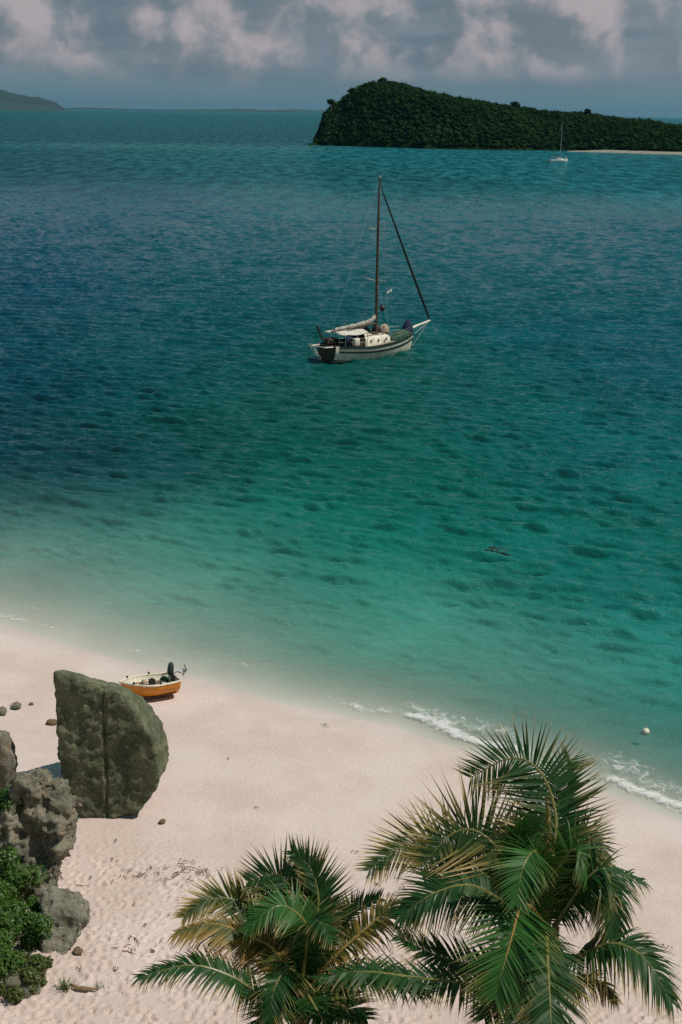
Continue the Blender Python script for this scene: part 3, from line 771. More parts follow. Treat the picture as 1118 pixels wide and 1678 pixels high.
def palm(name, crown_px, crown_z, base_off, label, tr=0.13):
    c = at_z(crown_px[0], crown_px[1], crown_z)
    bx_, by_ = c.x + base_off[0], c.y + base_off[1]
    root = empty(name, (bx_, by_, gz(bx_, by_)), label=label, cat='palm tree', group='young coconut palms on the beach')
    org = root.location; mb = MB()
    pts = []; rs = []; NT_ = 34
    top = c - org + Vector((0, 0, -.25))
    for i in range(NT_):
        t = i / (NT_ - 1); p = Vector((top.x * t ** 1.5, top.y * t ** 1.5, -.3 + (top.z + .3) * t))
        pts.append(p); rs.append(tr * (1.25 - .4 * t) * (1.05 if i % 2 else 0.97) * (1.35 if i == 0 else 1))
    mb.tube(pts, rs, 12); mb.build('trunk', M_TRUNK, root, True)
    mb = MB()
    for k_ in range(11):     # old leaf bases wrapped round the heart of the crown
        a = k_ * 2.4; h = -.45 + .05 * k_
        p = top + Vector((0, 0, h + .35)); d = Vector((math.cos(a), math.sin(a), 0))
        mb.tube([p - Vector((0, 0, .2)) + d * tr * .7, p + d * tr * 1.15, p + d * tr * 1.5 + Vector((0, 0, .22))], [.07, .075, .03], 6)
    mb.build('leaf_base', M_FIBRE, root, True)
    return root, c

rootR, cR = palm('coconut_palm', (893, 1545), 6.3, (0.35, -0.25), 'larger coconut palm with tall fronds arching up over the waterline', .16)
def fr(*a, **k): frond(cR, *a, parent=rootR, **k)
W1 = (-0.10, 0.02, 0.05)
fr([(912, 1420, .2), (908, 1320, .5), (880, 1258, .7), (835, 1243, .8), (772, 1274, .8)], (0.05, .25, 1), 1.18, n=80, sag=.05, lift=.10, wind=(0.02, .05, .04), sides=(1.0, .8), a0=86, a1=52)
fr([(905, 1420, .1), (915, 1330, .5), (920, 1275, .9), (935, 1245, 1.1)], (-.3, .3, 1), 1.05, n=64, sag=.05, lift=.15, wind=(.03, .05, .04), a0=76, a1=44)
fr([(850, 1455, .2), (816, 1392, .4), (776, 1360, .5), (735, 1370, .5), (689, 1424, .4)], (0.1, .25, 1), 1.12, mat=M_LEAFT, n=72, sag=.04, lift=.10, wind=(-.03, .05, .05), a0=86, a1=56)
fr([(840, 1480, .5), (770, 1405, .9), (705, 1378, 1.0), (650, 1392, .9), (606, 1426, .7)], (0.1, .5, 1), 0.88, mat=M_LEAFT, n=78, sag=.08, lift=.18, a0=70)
fr([(884, 1505, -.4), (857, 1482, -.9), (838, 1540, -1.5), (812, 1634, -1.8)], (-.25, .35, 1), 1.0, mat=M_LEAFG, ribmat=M_RIBY, n=80, sag=.10, lift=.12, a0=70, t_start=.2)
fr([(862, 1455, -.3), (846, 1388, -.6), (862, 1352, -.8), (884, 1348, -.9)], (.4, .1, 1), 0.62, mat=M_LEAFG, n=70, sag=.06, lift=.1, t_start=.3)
fr([(895, 1440, -.2), (897, 1370, -.3), (895, 1306, -.3)], (1, .2, .3), 0.2, mat=M_LEAFY, ribmat=M_RIBY, n=60, sag=.1, lift=.3, t_start=.25)
fr([(930, 1486, -.3), (962, 1441, -.5), (988, 1423, -.6), (1001, 1455, -.7), (1004, 1535, -.8)], (.2, .9, .5), 0.86, n=80, sag=.85, lift=.1, t_start=.2)
fr([(950, 1450, .9), (1000, 1430, 1.5), (1055, 1446, 1.9)], (.2, .9, .5), 0.72, mat=M_LEAF, n=56, sag=.8, lift=.1, t_start=.3)
fr([(935, 1572, -.5), (1000, 1546, -.9), (1055, 1570, -1.2), (1100, 1642, -1.4)], (.1, 1, .4), 0.92, n=84, sag=.75, lift=.1, t_start=.12)
fr([(830, 1590, -.2), (740, 1574, -.3), (690, 1555, -.3), (652, 1534, -.3)], (0, 1, .5), 0.66, n=70, sag=.35, lift=.2, t_start=.12)
fr([(830, 1612, -.5), (700, 1604, -.9), (590, 1592, -1.1), (520, 1606, -1.2)], (0, 1, .5), 0.62, n=84, sag=.5, lift=.1)
fr([(845, 1495, 0), (775, 1452, .0), (712, 1464, -.1), (655, 1502, -.2)], (-.1, .8, .6), 0.95, n=80, sag=.5, lift=.1, t_start=.15)
fr([(915, 1440, .3), (945, 1375, .5), (970, 1378, .6), (986, 1428, .6)], (.3, .4, 1), 0.66, n=70, sag=.25, lift=.1, t_start=.25)
fr([(905, 1450, -.1), (930, 1400, -.2), (950, 1395, -.3), (965, 1440, -.5)], (.3, .5, 1), 0.62, mat=M_LEAFG, n=64, sag=.4, lift=.1, t_start=.25)
fr([(885, 1580, -.8), (878, 1610, -1.3), (868, 1665, -1.7)], (0, .5, 1), 0.85, n=70, sag=.5, lift=.05, t_start=.1)
fr([(880, 1470, .4), (868, 1410, .8), (838, 1370, 1.1), (800, 1372, 1.3)], (0, .4, 1), 0.8, n=70, sag=.2, lift=.15, t_start=.2)
fr([(900, 1480, .6), (925, 1430, 1.2), (948, 1440, 1.6), (962, 1490, 1.7)], (0, .9, .5), 0.8, n=70, sag=.6, lift=.1, t_start=.2)
fr([(925, 1610, -.3), (975, 1605, -.5), (1010, 1640, -.7)], (.1, 1, .4), 0.5, mat=M_LEAFY, ribmat=M_RIBY, n=50, sag=.9, lift=.05, t_start=.15)
fr([(885, 1440, -.3), (878, 1395, -.7), (858, 1420, -1.2), (846, 1480, -1.5)], (-.2, .4, 1), 0.7, mat=M_LEAFG, n=66, sag=.2, lift=.1, t_start=.2)

for tx, ty, td, lf in ((846, 1690, -2.0, .8), (905, 1706, -2.3, .85), (795, 1668, -1.6, .8)):
    mx_, my_ = cR_px = ((893 * .55 + tx * .45), 1545 * .62 + ty * .38 - 18)
    fr([(893 * .8 + tx * .2, 1545 - 12, td * .2), (mx_, my_, td * .55), (tx, ty, td)], (0, .7, .8), lf, n=66, sag=.45, lift=.05, t_start=.12)

rootL, cL = palm('coconut_palm', (489, 1642), 5.0, (0.1, -0.2), 'smaller coconut palm with yellowing fronds left of the tall one', .13)
def fl(*a, **k): frond(cL, *a, parent=rootL, **k)
fl([(496, 1540, .2), (484, 1470, .5), (455, 1433, .6), (408, 1444, .6)], (.05, .3, 1), .84, n=74, sag=.06, lift=.12, wind=(-.02, .04, .04), a0=80, a1=50)
fl([(508, 1560, .1), (522, 1480, .4), (510, 1425, .5), (478, 1395, .5)], (-.1, .3, 1), .78, n=74, sag=.05, lift=.12, wind=(.02, .05, .05), a0=60, sides=(.6, 1))
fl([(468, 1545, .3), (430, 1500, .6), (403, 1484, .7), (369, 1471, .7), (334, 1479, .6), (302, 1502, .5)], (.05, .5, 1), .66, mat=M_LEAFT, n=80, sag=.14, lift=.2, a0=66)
fl([(454, 1562, -.2), (414, 1536, -.3), (382, 1522, -.4), (345, 1514, -.5), (291, 1527, -.6)], (-.1, .7, .8), .78, mat=M_LEAFY, ribmat=M_RIBY, n=80, sag=.32, lift=.05, sides=(1, .35), a0=60)
fl([(462, 1570, -.1), (425, 1535, -.1), (392, 1518, -.1), (350, 1535, -.2)], (-.1, .7, .8), .70, mat=M_LEAF, n=70, sag=.35, lift=.05)
fl([(440, 1642, -.6), (382, 1602, -.9), (312, 1582, -1.0), (228, 1602, -1.1)], (0, 1, .5), .62, n=80, sag=.55, lift=.1)
fl([(530, 1562, .1), (570, 1502, .3), (598, 1484, .4), (622, 1474, .4)], (-.6, .6, .5), .52, n=66, sag=.30, lift=.45, t_start=.2)
fl([(540, 1577, -.2), (600, 1522, -.2), (645, 1488, -.2), (680, 1500, -.2)], (-.2, .9, .5), .64, mat=M_LEAFY, ribmat=M_RIBY, n=60, sag=.75, lift=.1, t_start=.25)
fl([(505, 1530, -.2), (472, 1487, -.4), (440, 1492, -.6), (405, 1524, -.7)], (-.1, .8, .7), .58, mat=M_LEAFG, n=66, sag=.4, lift=.1, t_start=.2)
fl([(560, 1604, -.3), (630, 1604, -.5), (700, 1628, -.6)], (0, 1, .5), .6, n=70, sag=.4, lift=.15)
fl([(497, 1545, .2), (502, 1480, .5), (490, 1440, .8), (470, 1425, 1.0)], (0, .3, 1), .62, n=66, sag=.1, lift=.15, a0=56)
fl([(500, 1570, -.3), (505, 1520, -.8), (522, 1510, -1.3), (545, 1540, -1.7)], (.2, .7, .8), .6, n=66, sag=.4, lift=.1)
fl([(485, 1600, -.5), (470, 1590, -1.0), (450, 1620, -1.5), (440, 1670, -1.7)], (-.1, .7, .8), .6, n=60, sag=.5, lift=.1)

for tx, ty, td, lf in ((420, 1690, -1.4, .6), (545, 1700, -1.5, .6), (600, 1670, -1.0, .6)):
    fl([(489 * .8 + tx * .2, 1642 - 14, td * .2), (489 * .5 + tx * .5, 1642 * .6 + ty * .4 - 14, td * .6), (tx, ty, td)], (0, .7, .8), lf, n=56, sag=.45, lift=.05, t_start=.1)

# ------------------------------------------------------------------ green scrub on the left
def scrub_mat(name, a, b, c3):
    m, n, out = new_mat(name)
    ri = n.add('ShaderNodeNewGeometry').outputs['Random Per Island']
    nz = n.noise(n.add('ShaderNodeTexCoord').outputs['Object'], 3.0, 4, .6)
    c = n.mix(ri, a, b); c = n.mix(n.ramp(nz, .58, .72, 0, .7), c, c3)
    p = n.add('ShaderNodeBsdfPrincipled', ins={'Base Color': c, 'Roughness': .5, 'Specular IOR Level': .35})
    tl = n.add('ShaderNodeBsdfTranslucent', ins={0: c}); mx = n.add('ShaderNodeMixShader', ins={0: .25})
    n.link(p.outputs[0], mx.inputs[1]); n.link(tl.outputs[0], mx.inputs[2]); n.link(mx.outputs[0], out.inputs[0]); return m
M_SCRUB = scrub_mat('scrub_leaf', (0.020, 0.065, 0.008), (0.070, 0.14, 0.016), (0.12, 0.12, 0.025))
M_SCRUB2 = scrub_mat('scrub_leaf_dry', (0.035, 0.065, 0.012), (0.085, 0.105, 0.022), (0.16, 0.10, 0.03))
M_STEM = simple('scrub_stem', (0.13, 0.09, 0.05), 0.9, 0.4, 12)
def bush(px, py, size, h, label, mat, nleaf=3600, seed=0, zoff=0.0):
    nleaf = int(nleaf * 2.6)
    q = on_ground(px, py); q.z += zoff
    t = empty('shrub', q, label=label, cat='shrub', group='green scrub round the crag')
    r = np.random.default_rng(seed)
    ncl = 26
    cc = np.stack([r.normal(size=ncl) * size * .42, r.normal(size=ncl) * size * .36, h * r.uniform(.12, .95, ncl)], -1)
    cc[:, :2] *= (1.12 - .55 * (cc[:, 2:3] / h))
    rr = r.uniform(.14, .30, ncl) * size
    idx = r.integers(0, ncl, nleaf)
    d = r.normal(size=(nleaf, 3)); d /= np.linalg.norm(d, axis=1, keepdims=True)
    pc = cc[idx] + d * (rr[idx] * r.uniform(.5, 1.05, nleaf))[:, None]
    pc[:, 2] = np.maximum(pc[:, 2], 0.02)
    nrm = d + np.array([0, 0, .7]) + .5 * r.normal(size=d.shape); nrm /= np.linalg.norm(nrm, axis=1, keepdims=True)
    a = np.cross(nrm, r.normal(size=d.shape)); a /= np.linalg.norm(a, axis=1, keepdims=True); b = np.cross(nrm, a)
    s = (0.026 * r.uniform(.6, 1.6, nleaf))[:, None]
    V = np.stack([pc - a * s * 1.5, pc + b * s * .7, pc + a * s * 1.5, pc - b * s * .7], 1).reshape(-1, 3)
    link('foliage', mesh_np('foliage', V, np.arange(len(V)).reshape(-1, 4), False), mat, t)
    mb = MB()
    for c in cc[:16]: mb.tube([(0.1 * c[0], .1 * c[1], -.25), (c[0] * .5, c[1] * .5, c[2] * .55), tuple(c)], [.022, .016, .006], 5)
    mb.build('stems', M_STEM, t)
    return t
bush(22, 1425, 1.0, 1.0, 'bright green scrub growing against the upper face of the jagged crag', M_SCRUB, 4800, 1, 1.2)
bush(4, 1490, 1.2, 1.1, 'dense green scrub at the edge level with the foot of the crag', M_SCRUB, 5200, 2, .1)
bush(-6, 1562, 1.05, .9, 'dark green scrub beside the low rounded rock', M_SCRUB, 4600, 3)
bush(20, 1616, 0.9, .55, 'dry brownish-green scrub spreading at the bottom corner', M_SCRUB2, 3600, 4)
bush(-25, 1600, 1.2, 1.0, 'green scrub at the very edge above the bottom corner stone', M_SCRUB, 3600, 5)

bush(26, 1535, .95, .75, 'green scrub tucked between the crag foot and the low rounded rock', M_SCRUB, 3600, 6)
bush(-20, 1530, 1.2, 1.0, 'green scrub at the picture edge level with the low rounded rock', M_SCRUB, 3600, 7)
bush(40, 1600, .7, .5, 'olive scrub nearest the grass tuft and driftwood', M_SCRUB2, 2600, 8)
m_grass = scrub_mat('grass_blade', (0.06, 0.10, 0.02), (0.13, 0.15, 0.04), (0.22, 0.17, 0.07))
def tuft(px, py, hh, nb, label, seed):
    q = on_ground(px, py); r = np.random.default_rng(seed); V = []; Q = []
    for i in range(nb):
        a = r.uniform(0, 6.28); tilt = r.uniform(.15, .9); l = hh * r.uniform(.6, 1.2); p = Vector((r.normal() * .05, r.normal() * .05, -.02)); d = Vector((math.cos(a) * tilt, math.sin(a) * tilt, 1)).normalized()
        wv = Vector((-math.sin(a), math.cos(a), 0)) * .011; b0 = len(V)
        for k_ in range(4):
            s = 1 - k_ / 3.3; V += [tuple(p + wv * s), tuple(p - wv * s)]; p = p + d * l / 3; d = (d + Vector((math.cos(a), math.sin(a), -.5)) * .28).normalized()
        Q += [(b0 + 2 * k_, b0 + 2 * k_ + 1, b0 + 2 * k_ + 3, b0 + 2 * k_ + 2) for k_ in range(3)]
    return tag(link('grass_tuft', mesh_np('grass_tuft', V, Q), m_grass, None, q), label, 'grass tuft', 'grass tufts in the sand')
tuft(108, 1622, .38, 60, 'larger green grass tuft beside the brown driftwood branch', 1)
tuft(166, 1618, .16, 22, 'tiny grass tuft at the thin end of the driftwood branch', 2)

# ------------------------------------------------------------------ boats
def hull_rows(x0, x1, beam, sheer, keel, transom=0.7, rake=0.4, full=0.62, pw=2.2, ns=26, nv=9, scale=1.0, vmin=0.0):
    """half sections from keel to gunwale; returns rows (stations) of starboard->port points"""
    rows = []
    for i in range(ns):
        s = i / (ns - 1)
        bb = beam / 2 * (1 - max(0, (s - .42) / .58) ** pw) * (transom + (1 - transom) * min(1, s / .42) ** .8 if s < .42 else 1)
        bb = max(bb, 0.012) * scale
        zs = sheer(s); zk = keel(s); half = []
        for j in range(nv):
            v = vmin + (1 - vmin) * j / (nv - 1)
            y = bb * (math.sin(v * math.pi / 2) ** full); z = zk + (zs - zk) * v ** 1.35
            x = x0 + (x1 - x0) * s + rake * v * s ** 3 - .12 * v * (1 - s) ** 4
            half.append((x, y, z))
        rows.append([(x, -y, z) for x, y, z in reversed(half)] + half[1:])
    return rows
def strip(rows, j0, j1, off, names_side=(0, 1), lift=0.0):
    """thin raised band on the hull between section points j0..j1 (counted down from the gunwale)"""
    mb = MB(); n_ = len(rows[0])
    for sd in names_side:
        A = []
        for r in rows:
            pa = Vector(r[j0] if sd == 0 else r[n_ - 1 - j0]); pb = Vector(r[j1] if sd == 0 else r[n_ - 1 - j1])
            o = Vector((0, -off if sd == 0 else off, 0)); up_ = Vector((0, 0, lift))
            A.append([pb - o * .4, pb + o, pa + o + up_, pa - o * .4 + up_])
        mb.grid(A, True, True)
    return mb

M_WHITE = simple('boat_white', (0.62, 0.58, 0.47), 0.5, 0.18, 1.4, spec=.3, dark=(0.50, 0.45, 0.35))
M_DARKG = simple('dark_green_paint', (0.012, 0.030, 0.022), 0.5, 0.3, 3)
M_TRANSOM = simple('transom_shaded', (0.05, 0.04, 0.025), 0.5, 0.4, 3)  # stern shade put into this dark colour
M_DECK = simple('deck_teak', (0.24, 0.20, 0.14), 0.8, 0.3, 8)
M_MAST = simple('mast_wood', (0.085, 0.045, 0.020), 0.5, 0.3, 3)
M_SAIL = simple('furled_sail', (0.40, 0.37, 0.32), 0.85, 0.3, 5, 0.03)
M_JIB = simple('jib_cover', (0.020, 0.028, 0.022), 0.7, 0.3, 4)
M_CANVAS = simple('white_canvas', (0.48, 0.46, 0.40), 0.9, 0.2, 3, 0.02)
M_GREENC = simple('green_canvas', (0.018, 0.060, 0.030), 0.8, 0.35, 4, 0.02)
M_TANC = simple('tan_canvas', (0.36, 0.27, 0.18), 0.9, 0.3, 6, 0.02)
M_NAVY = simple('navy_cloth', (0.012, 0.020, 0.055), 0.9, 0.3, 5, 0.02)
M_BLACK = simple('black_gear', (0.012, 0.014, 0.013), 0.6, 0.4, 6)
M_BROWN = simple('brown_gear', (0.08, 0.05, 0.03), 0.8, 0.5, 6)
M_STEEL = simple('steel', (0.40, 0.42, 0.42), 0.5, 0.1, 4, metal=0.6)
M_GLASS = simple('dark_glass', (0.01, 0.014, 0.016), 0.1, 0.2, 4, spec=.6)
M_GREY = simple('grey_paint', (0.38, 0.40, 0.40), 0.5, 0.2, 5)

sw_, bw_ = at_z(541, 594, 0), at_z(668, 574, 0)
mid = (sw_ + bw_) / 2; hd = (bw_ - sw_); LW = Vector((hd.x, hd.y)).length
print('yacht waterline', LW, mid)
K = LW / 8.9
yacht = empty('sailing_yacht', (mid.x, mid.y, 0.16), math.atan2(hd.y, hd.x), label='white cutter yacht with dark stripes and bare wooden mast anchored off the beach', cat='sailing yacht')
yacht.scale = (K, K, K)
sheerY = lambda s: 0.98 + 0.32 * max(0, s - .35) ** 1.6 / .65 ** 1.6 + 0.28 * max(0, .35 - s) / .35
keelY = lambda s: -0.75 + .35 * s ** 3 + .55 * (1 - s) ** 3
rowsY = hull_rows(-4.75, 4.6, 3.15, sheerY, keelY, .66, .55, .60, 2.4, 30, 12)
mb = MB(); mb.grid(rowsY); hull = mb.build('hull', M_WHITE, yacht, True)
tr_ = MB(); r0 = rowsY[0]; cxy = (sum(p[0] for p in r0) / len(r0) - .05, 0, .4)
rim = [r0]; rim.append([Vector(p).lerp(Vector(cxy), .5) + Vector((-.06, 0, 0)) for p in r0]); rim.append([Vector(cxy) + Vector((-.08, 0, 0))] * len(r0))
tr_.grid(rim, True); tr_.build('transom', M_TRANSOM, hull, True)
dk = MB(); dk.grid([[(r[0][0], r[0][1] * (1 - 2 * t) * .985, r[0][2] - .10 + .05 * math.sin(math.pi * t)) for t in np.linspace(0, 1, 7)] for r in rowsY])
dk.build('deck', M_DECK, yacht)
strip(rowsY[1:], 0, 1, .045).build('rub_rail', M_DARKG, hull)
strip(rowsY[1:], 2, 3, .03).build('hull_stripe', M_DARKG, hull)
strip(rowsY[:-1], 7, 9, .012).build('boot_top', M_BLACK, hull)
# coach roof with ports
cab = MB()
cr = []
for x, wd, z in ((-1.5, .98, .62), (-1.4, 1.02, .66), (-.2, 1.02, .66), (1.0, .92, .60), (1.55, .72, .50), (1.62, .68, .46)):
    zb = .93; cr.append([(x, -wd, zb - .1), (x, -wd * .97, zb + z * .85), (x, -wd * .85, zb + z), (x, 0, zb + z + .09), (x, wd * .85, zb + z), (x, wd * .97, zb + z * .85), (x, wd, zb - .1)])
cab.grid(cr, False, True); cabin = cab.build('cabin', M_WHITE, yacht, True)
for sd in (-1, 1):
    for x in (-.95, -.1, .75):
        pm = MB(); pm.tube([(x, sd * 1.0, 1.27), (x, sd * 1.045, 1.27)], .10, 12); pm.build('porthole', M_GLASS, cabin)
hm = MB(); hm.box((.3, 0, 1.70), (.7, .7, .10)); hm.build('hatch', M_BROWN, cabin, bevel=.02)
hr = MB()
for sd in (-1, 1): hr.tube([(-1.3, sd * .7, 1.66), (-.3, sd * .72, 1.70), (.9, sd * .62, 1.62)], .03, 5)
hr.build('grab_rail', M_BROWN, cabin)
ck = MB()
for sd in (-1, 1): ck.grid([[(x, sd * (.92 - .12 * (x < -2.8)), 1.0), (x, sd * .95, 1.38), (x, sd * .80, 1.40), (x, sd * .75, .9)] for x in (-3.6, -2.8, -1.5)], True, True)
ck.build('cockpit_coaming', M_BROWN, yacht)
mast = MB(); MX = .65
mast.tube([(MX, 0, .9), (MX - .02, 0, 6), (MX - .02, 0, 10), (MX + .02, 0, 13.7)], [.115, .115, .10, .06], 10); mast_o = mast.build('mast', M_MAST, yacht, True)
mh = MB(); mh.box((MX + .04, 0, 13.75), (.25, .12, .10)); mh.tube([(MX - .05, 0, 13.7), (MX - .05, 0, 14.1)], .015, 5); mh.build('masthead', M_STEEL, mast_o)
for z, l in ((5.75, 1.0), (9.7, .8)):
    for sd in (-1, 1):
        sp = MB(); sp.tube([(MX, 0, z), (MX - .12, sd * l, z + .10)], .035, 6); sp.build('spreader', M_WHITE, mast_o)
rig = MB()
for sd in (-1, 1):
    rig.tube([(MX - .05, sd * 1.5, 1.0), (MX - .12, sd * 1.0, 5.85), (MX - .12, sd * .8, 9.8), (MX, 0, 13.5)], .010, 4)
    rig.tube([(MX + .5, sd * 1.45, 1.0), (MX, 0, 5.7)], .010, 4); rig.tube([(MX - .7, sd * 1.5, 1.0), (MX, 0, 5.7)], .010, 4)
rig.tube([(-4.7, 0, 1.3), (MX, 0, 13.6)], .010, 4)
rig.build('standing_rigging', M_STEEL, yacht)
bs = MB(); bs.tube([(4.2, 0, 1.50), (5.3, 0, 1.72), (7.1, 0, 2.05)], [.12, .11, .075], 9); spr = bs.build('bowsprit', M_WHITE, yacht, True)
bb_ = MB(); bb_.tube([(7.0, 0, 2.0), (4.95, 0, .12)], .022, 5)
bb_.tube([(7.0, 0, 2.0), (4.4, .75, 1.3)], .012, 4); bb_.tube([(7.0, 0, 2.0), (4.4, -.75, 1.3)], .012, 4); bb_.build('bobstay', M_STEEL, spr)
jb = MB(); jb.tube([(7.05, 0, 2.1), (6.9, 0, 2.45), (4.9, 0, 5.85), (3.0, 0, 9.2), (1.35, 0, 12.1), (.72, 0, 13.3)], [.03, .10, .105, .085, .06, .03], 8); jb.build('furled_jib', M_JIB, yacht, True)
# boom with the mainsail flaked on it
bm_ = MB(); bm_.tube([(MX - .1, 0, 2.40), (-4.35, 0, 2.22)], [.085, .07], 8); boom = bm_.build('boom', M_MAST, yacht, True)
fs = MB(); NSG = 22; rows_ = []
for i in range(NSG):
    t = i / (NSG - 1); x = MX - .14 - t * 4.5; rr_ = (.18 - .08 * t) * (1 + .10 * math.sin(i * 2.3) + .06 * math.sin(i * 1.1)) ; z = 2.44 - .17 * t + rr_ * .7 + (.34 * math.exp(-t * 9))
    rows_.append([(x, rr_ * .62 * math.cos(a) + .03 * math.sin(i * 1.7), z + rr_ * (1.25 if math.sin(a) > 0 else 1) * math.sin(a)) for a in np.linspace(0, 2 * math.pi, 10, endpoint=False)])
fs.grid(rows_, True, True); sail = fs.build('furled_mainsail', M_SAIL, boom, True)
for x in (-.6, -1.6, -2.6, -3.5):
    ty = MB(); ty.tube([(x, .20 * math.cos(a), 2.50 + .22 * math.sin(a)) for a in np.linspace(0, 2 * math.pi, 9)], .02, 4, False); ty.build('sail_tie', M_BROWN, sail)
aw = MB(); aw.grid([[(x, y, 2.17 - .12 * (abs(y) / 1.25) ** 2 - .05 * math.cos(x * 2.2) + (.06 * math.sin(y * 5 + x)) - .18 * max(0, (-x - 3.7))) for y in np.linspace(-1.25, 1.25, 9)] for x in np.linspace(-4.1, -1.5, 9)])
awn = aw.build('awning', M_CANVAS, yacht, True)
sdm = awn.modifiers.new('s', 'SOLIDIFY'); sdm.thickness = .03
for x in (-4.0, -2.7, -1.55):
    for sd in (-1, 1):
        ap = MB(); ap.tube([(x, sd * 1.2, 1.0), (x, sd * 1.2, 2.0)], .022, 5); ap.build('awning_pole', M_STEEL, yacht)
tw = MB(); tw.grid([[(x, -1.23 - .03 * math.sin(x * 14), z) for x in np.linspace(-3.95, -3.45, 6)] for z in (2.02, 1.7, 1.25)]); two = tw.build('towel', M_NAVY, yacht, True)
two.modifiers.new('s', 'SOLIDIFY').thickness = .02
# deck gear
gc = MB(); rows_ = []
for i in range(9):
    t = i / 8; x = 1.75 + 2.3 * t; w_ = .62 * math.sin(math.pi * (0.12 + .80 * t)) ** .6; h_ = .56 * abs(math.sin(math.pi * (.12 + .82 * t))) ** .7; yc = -.62 + .32 * t
    rows_.append([(x, yc + w_ * math.cos(a), 1.02 + .36 * t ** 1.4 + h_ * max(0.0, math.sin(a)) ** .8) for a in np.linspace(math.pi, 0, 9)])
gc.grid(rows_, False, True); gc.build('deck_cover', M_GREENC, yacht, True)
def lump(name, c, rad_, mat, seed=0, jit=.35, parent=yacht):
    b = MB(); b.blob(c, rad_, 12, 8, jit, seed); return b.build(name, mat, parent, True)
lump('sail_bag', (2.35, .75, 1.65), (.55, .38, .42), M_TANC, 1)
lump('sail_bag', (1.55, .85, 1.75), (.42, .35, .40), M_BLACK, 2)
lump('deck_bundle', (-.2, .55, 1.85), (.75, .42, .34), M_BLACK, 3)
lump('deck_bundle', (-1.0, .75, 1.80), (.45, .35, .34), M_BROWN, 4)
cn = MB(); cn.tube([(4.35, 0, 1.42), (4.40, 0, 1.75), (4.46, 0, 2.25), (4.48, 0, 2.42)], [.46, .44, .22, .06], 10); cn.build('anchor_sail_bag', M_NAVY, yacht, True)
lump('anchor_ball', (1.15, -.15, 3.6), (.28, .28, .28), M_BLACK, 5, .02)
hl = MB(); hl.tube([(1.15, -.15, 3.85), (1.7, -.1, 5.6), (1.9, 0, 6.6)], .010, 4); hl.build('signal_halyard', M_BLACK, yacht)
fg = MB(); fg.grid([[(1.72 + .55 * u, -.1 + .05 * math.sin(u * 6), 4.55 + .28 * u + v) for u in np.linspace(0, 1, 6)] for v in (0, .22)]); fgo = fg.build('pennant', M_CANVAS, yacht, True); fgo.modifiers.new('s', 'SOLIDIFY').thickness = .01
wl = MB(); wl.box((-2.75, -1.12, 1.40), (.55, .40, .62)); wl.build('raft_canister', M_WHITE, yacht, True, bevel=.09)
dg_ = MB(); dg_.grid([[(x, y, z) for y in np.linspace(-.95, .95, 5)] for x, z in ((-1.55, 1.5), (-1.7, 1.95), (-2.0, 2.02), (-2.1, 1.95))]); dgo = dg_.build('spray_hood', M_BLACK, yacht, True); dgo.modifiers.new('s', 'SOLIDIFY').thickness = .03
lump('cockpit_cushion', (-2.3, -.55, 1.32), (.75, .35, .30), M_BLACK, 6)
lump('cockpit_cushion', (-3.6, -.6, 1.35), (.6, .40, .30), M_BLACK, 7)
lump('gear_bag', (-4.1, .3, 1.45), (.45, .6, .34), M_BROWN, 8)
vane = MB(); vane.tube([(-4.95, 0, .5), (-5.15, .0, 1.5)], .05, 6); vane.tube([(-5.15, 0, 1.5), (-5.55, .35, 2.75)], [.08, .10], 6); vane.build('wind_vane', M_BLACK, yacht, True)
dv = MB()
for y in (-.75, .75): dv.tube([(-4.5, y, 1.15), (-5.3, y, 1.20), (-5.9, y, 1.25)], .055, 6)
dv.tube([(-5.85, -1.0, 1.25), (-5.85, 1.0, 1.25)], .045, 6); dv.build('stern_davit', M_WHITE, yacht, True)
ld = MB()
for y in (.35, .65): ld.tube([(-5.0, y, .15), (-5.75, y, .95), (-6.1, y, 1.45)], .03, 5)
for t in (.2, .45, .7, .95): ld.tube([(-5.0 - .95 * t, .35, .15 + 1.1 * t), (-5.0 - .95 * t, .65, .15 + 1.1 * t)], .022, 5)
ld.build('stern_ladder', M_WHITE, yacht)
st = MB()
for sd in (-1, 1):
    P_ = []
    for s in (.04, .2, .38, .56, .74, .9):
        r = rowsY[int(s * 29)]; p = Vector(r[0] if sd < 0 else r[-1]); p.y *= .95; P_.append(p + Vector((0, 0, .62))); st.tube([p, p + Vector((0, 0, .64))], .010, 5)
    st.tube(P_, .006, 4); st.tube([q - Vector((0, 0, .3)) for q in P_], .005, 4)
st.build('lifeline', M_STEEL, yacht)

# distant sloop
q = at_z(916, 265.5, 0); rsl = Vector((RIGHT.x, RIGHT.y, 0)).normalized()
sloop = empty('sloop', (q.x, q.y, 0), math.atan2(rsl.y, rsl.x) + R(28), label='small white sloop anchored in front of the wooded island', cat='sailing boat')
rows2 = hull_rows(-4.6, 4.4, 2.9, lambda s: 1.05 + .3 * s ** 2, lambda s: -.5 + .3 * s ** 3, .7, .5, .6, 2.2, 20, 8)
mb = MB(); mb.grid(rows2, False, True); h2 = mb.build('hull', simple('sloop_white', (.74, .72, .68), .5, .1, 1), sloop, True)
dk = MB(); dk.grid([[(r[0][0], r[0][1] * (1 - 2 * t) * .98, r[0][2] - .05) for t in (0, .5, 1)] for r in rows2]); dk.build('deck', M_CANVAS, sloop)
cb = MB(); cb.grid([[(x, -w_, 1.0), (x, -w_ * .85, 1 + z), (x, w_ * .85, 1 + z), (x, w_, 1.0)] for x, w_, z in ((-1.2, .95, .75), (.6, .95, .7), (2.2, .6, .35))], False, True); c2 = cb.build('cabin', h2.data.materials[0], sloop)
for sd in (-1, 1):
    wn = MB(); wn.box((-.2, sd * .90, 1.42), (1.6, .10, .22)); wn.build('window', M_GLASS, c2)
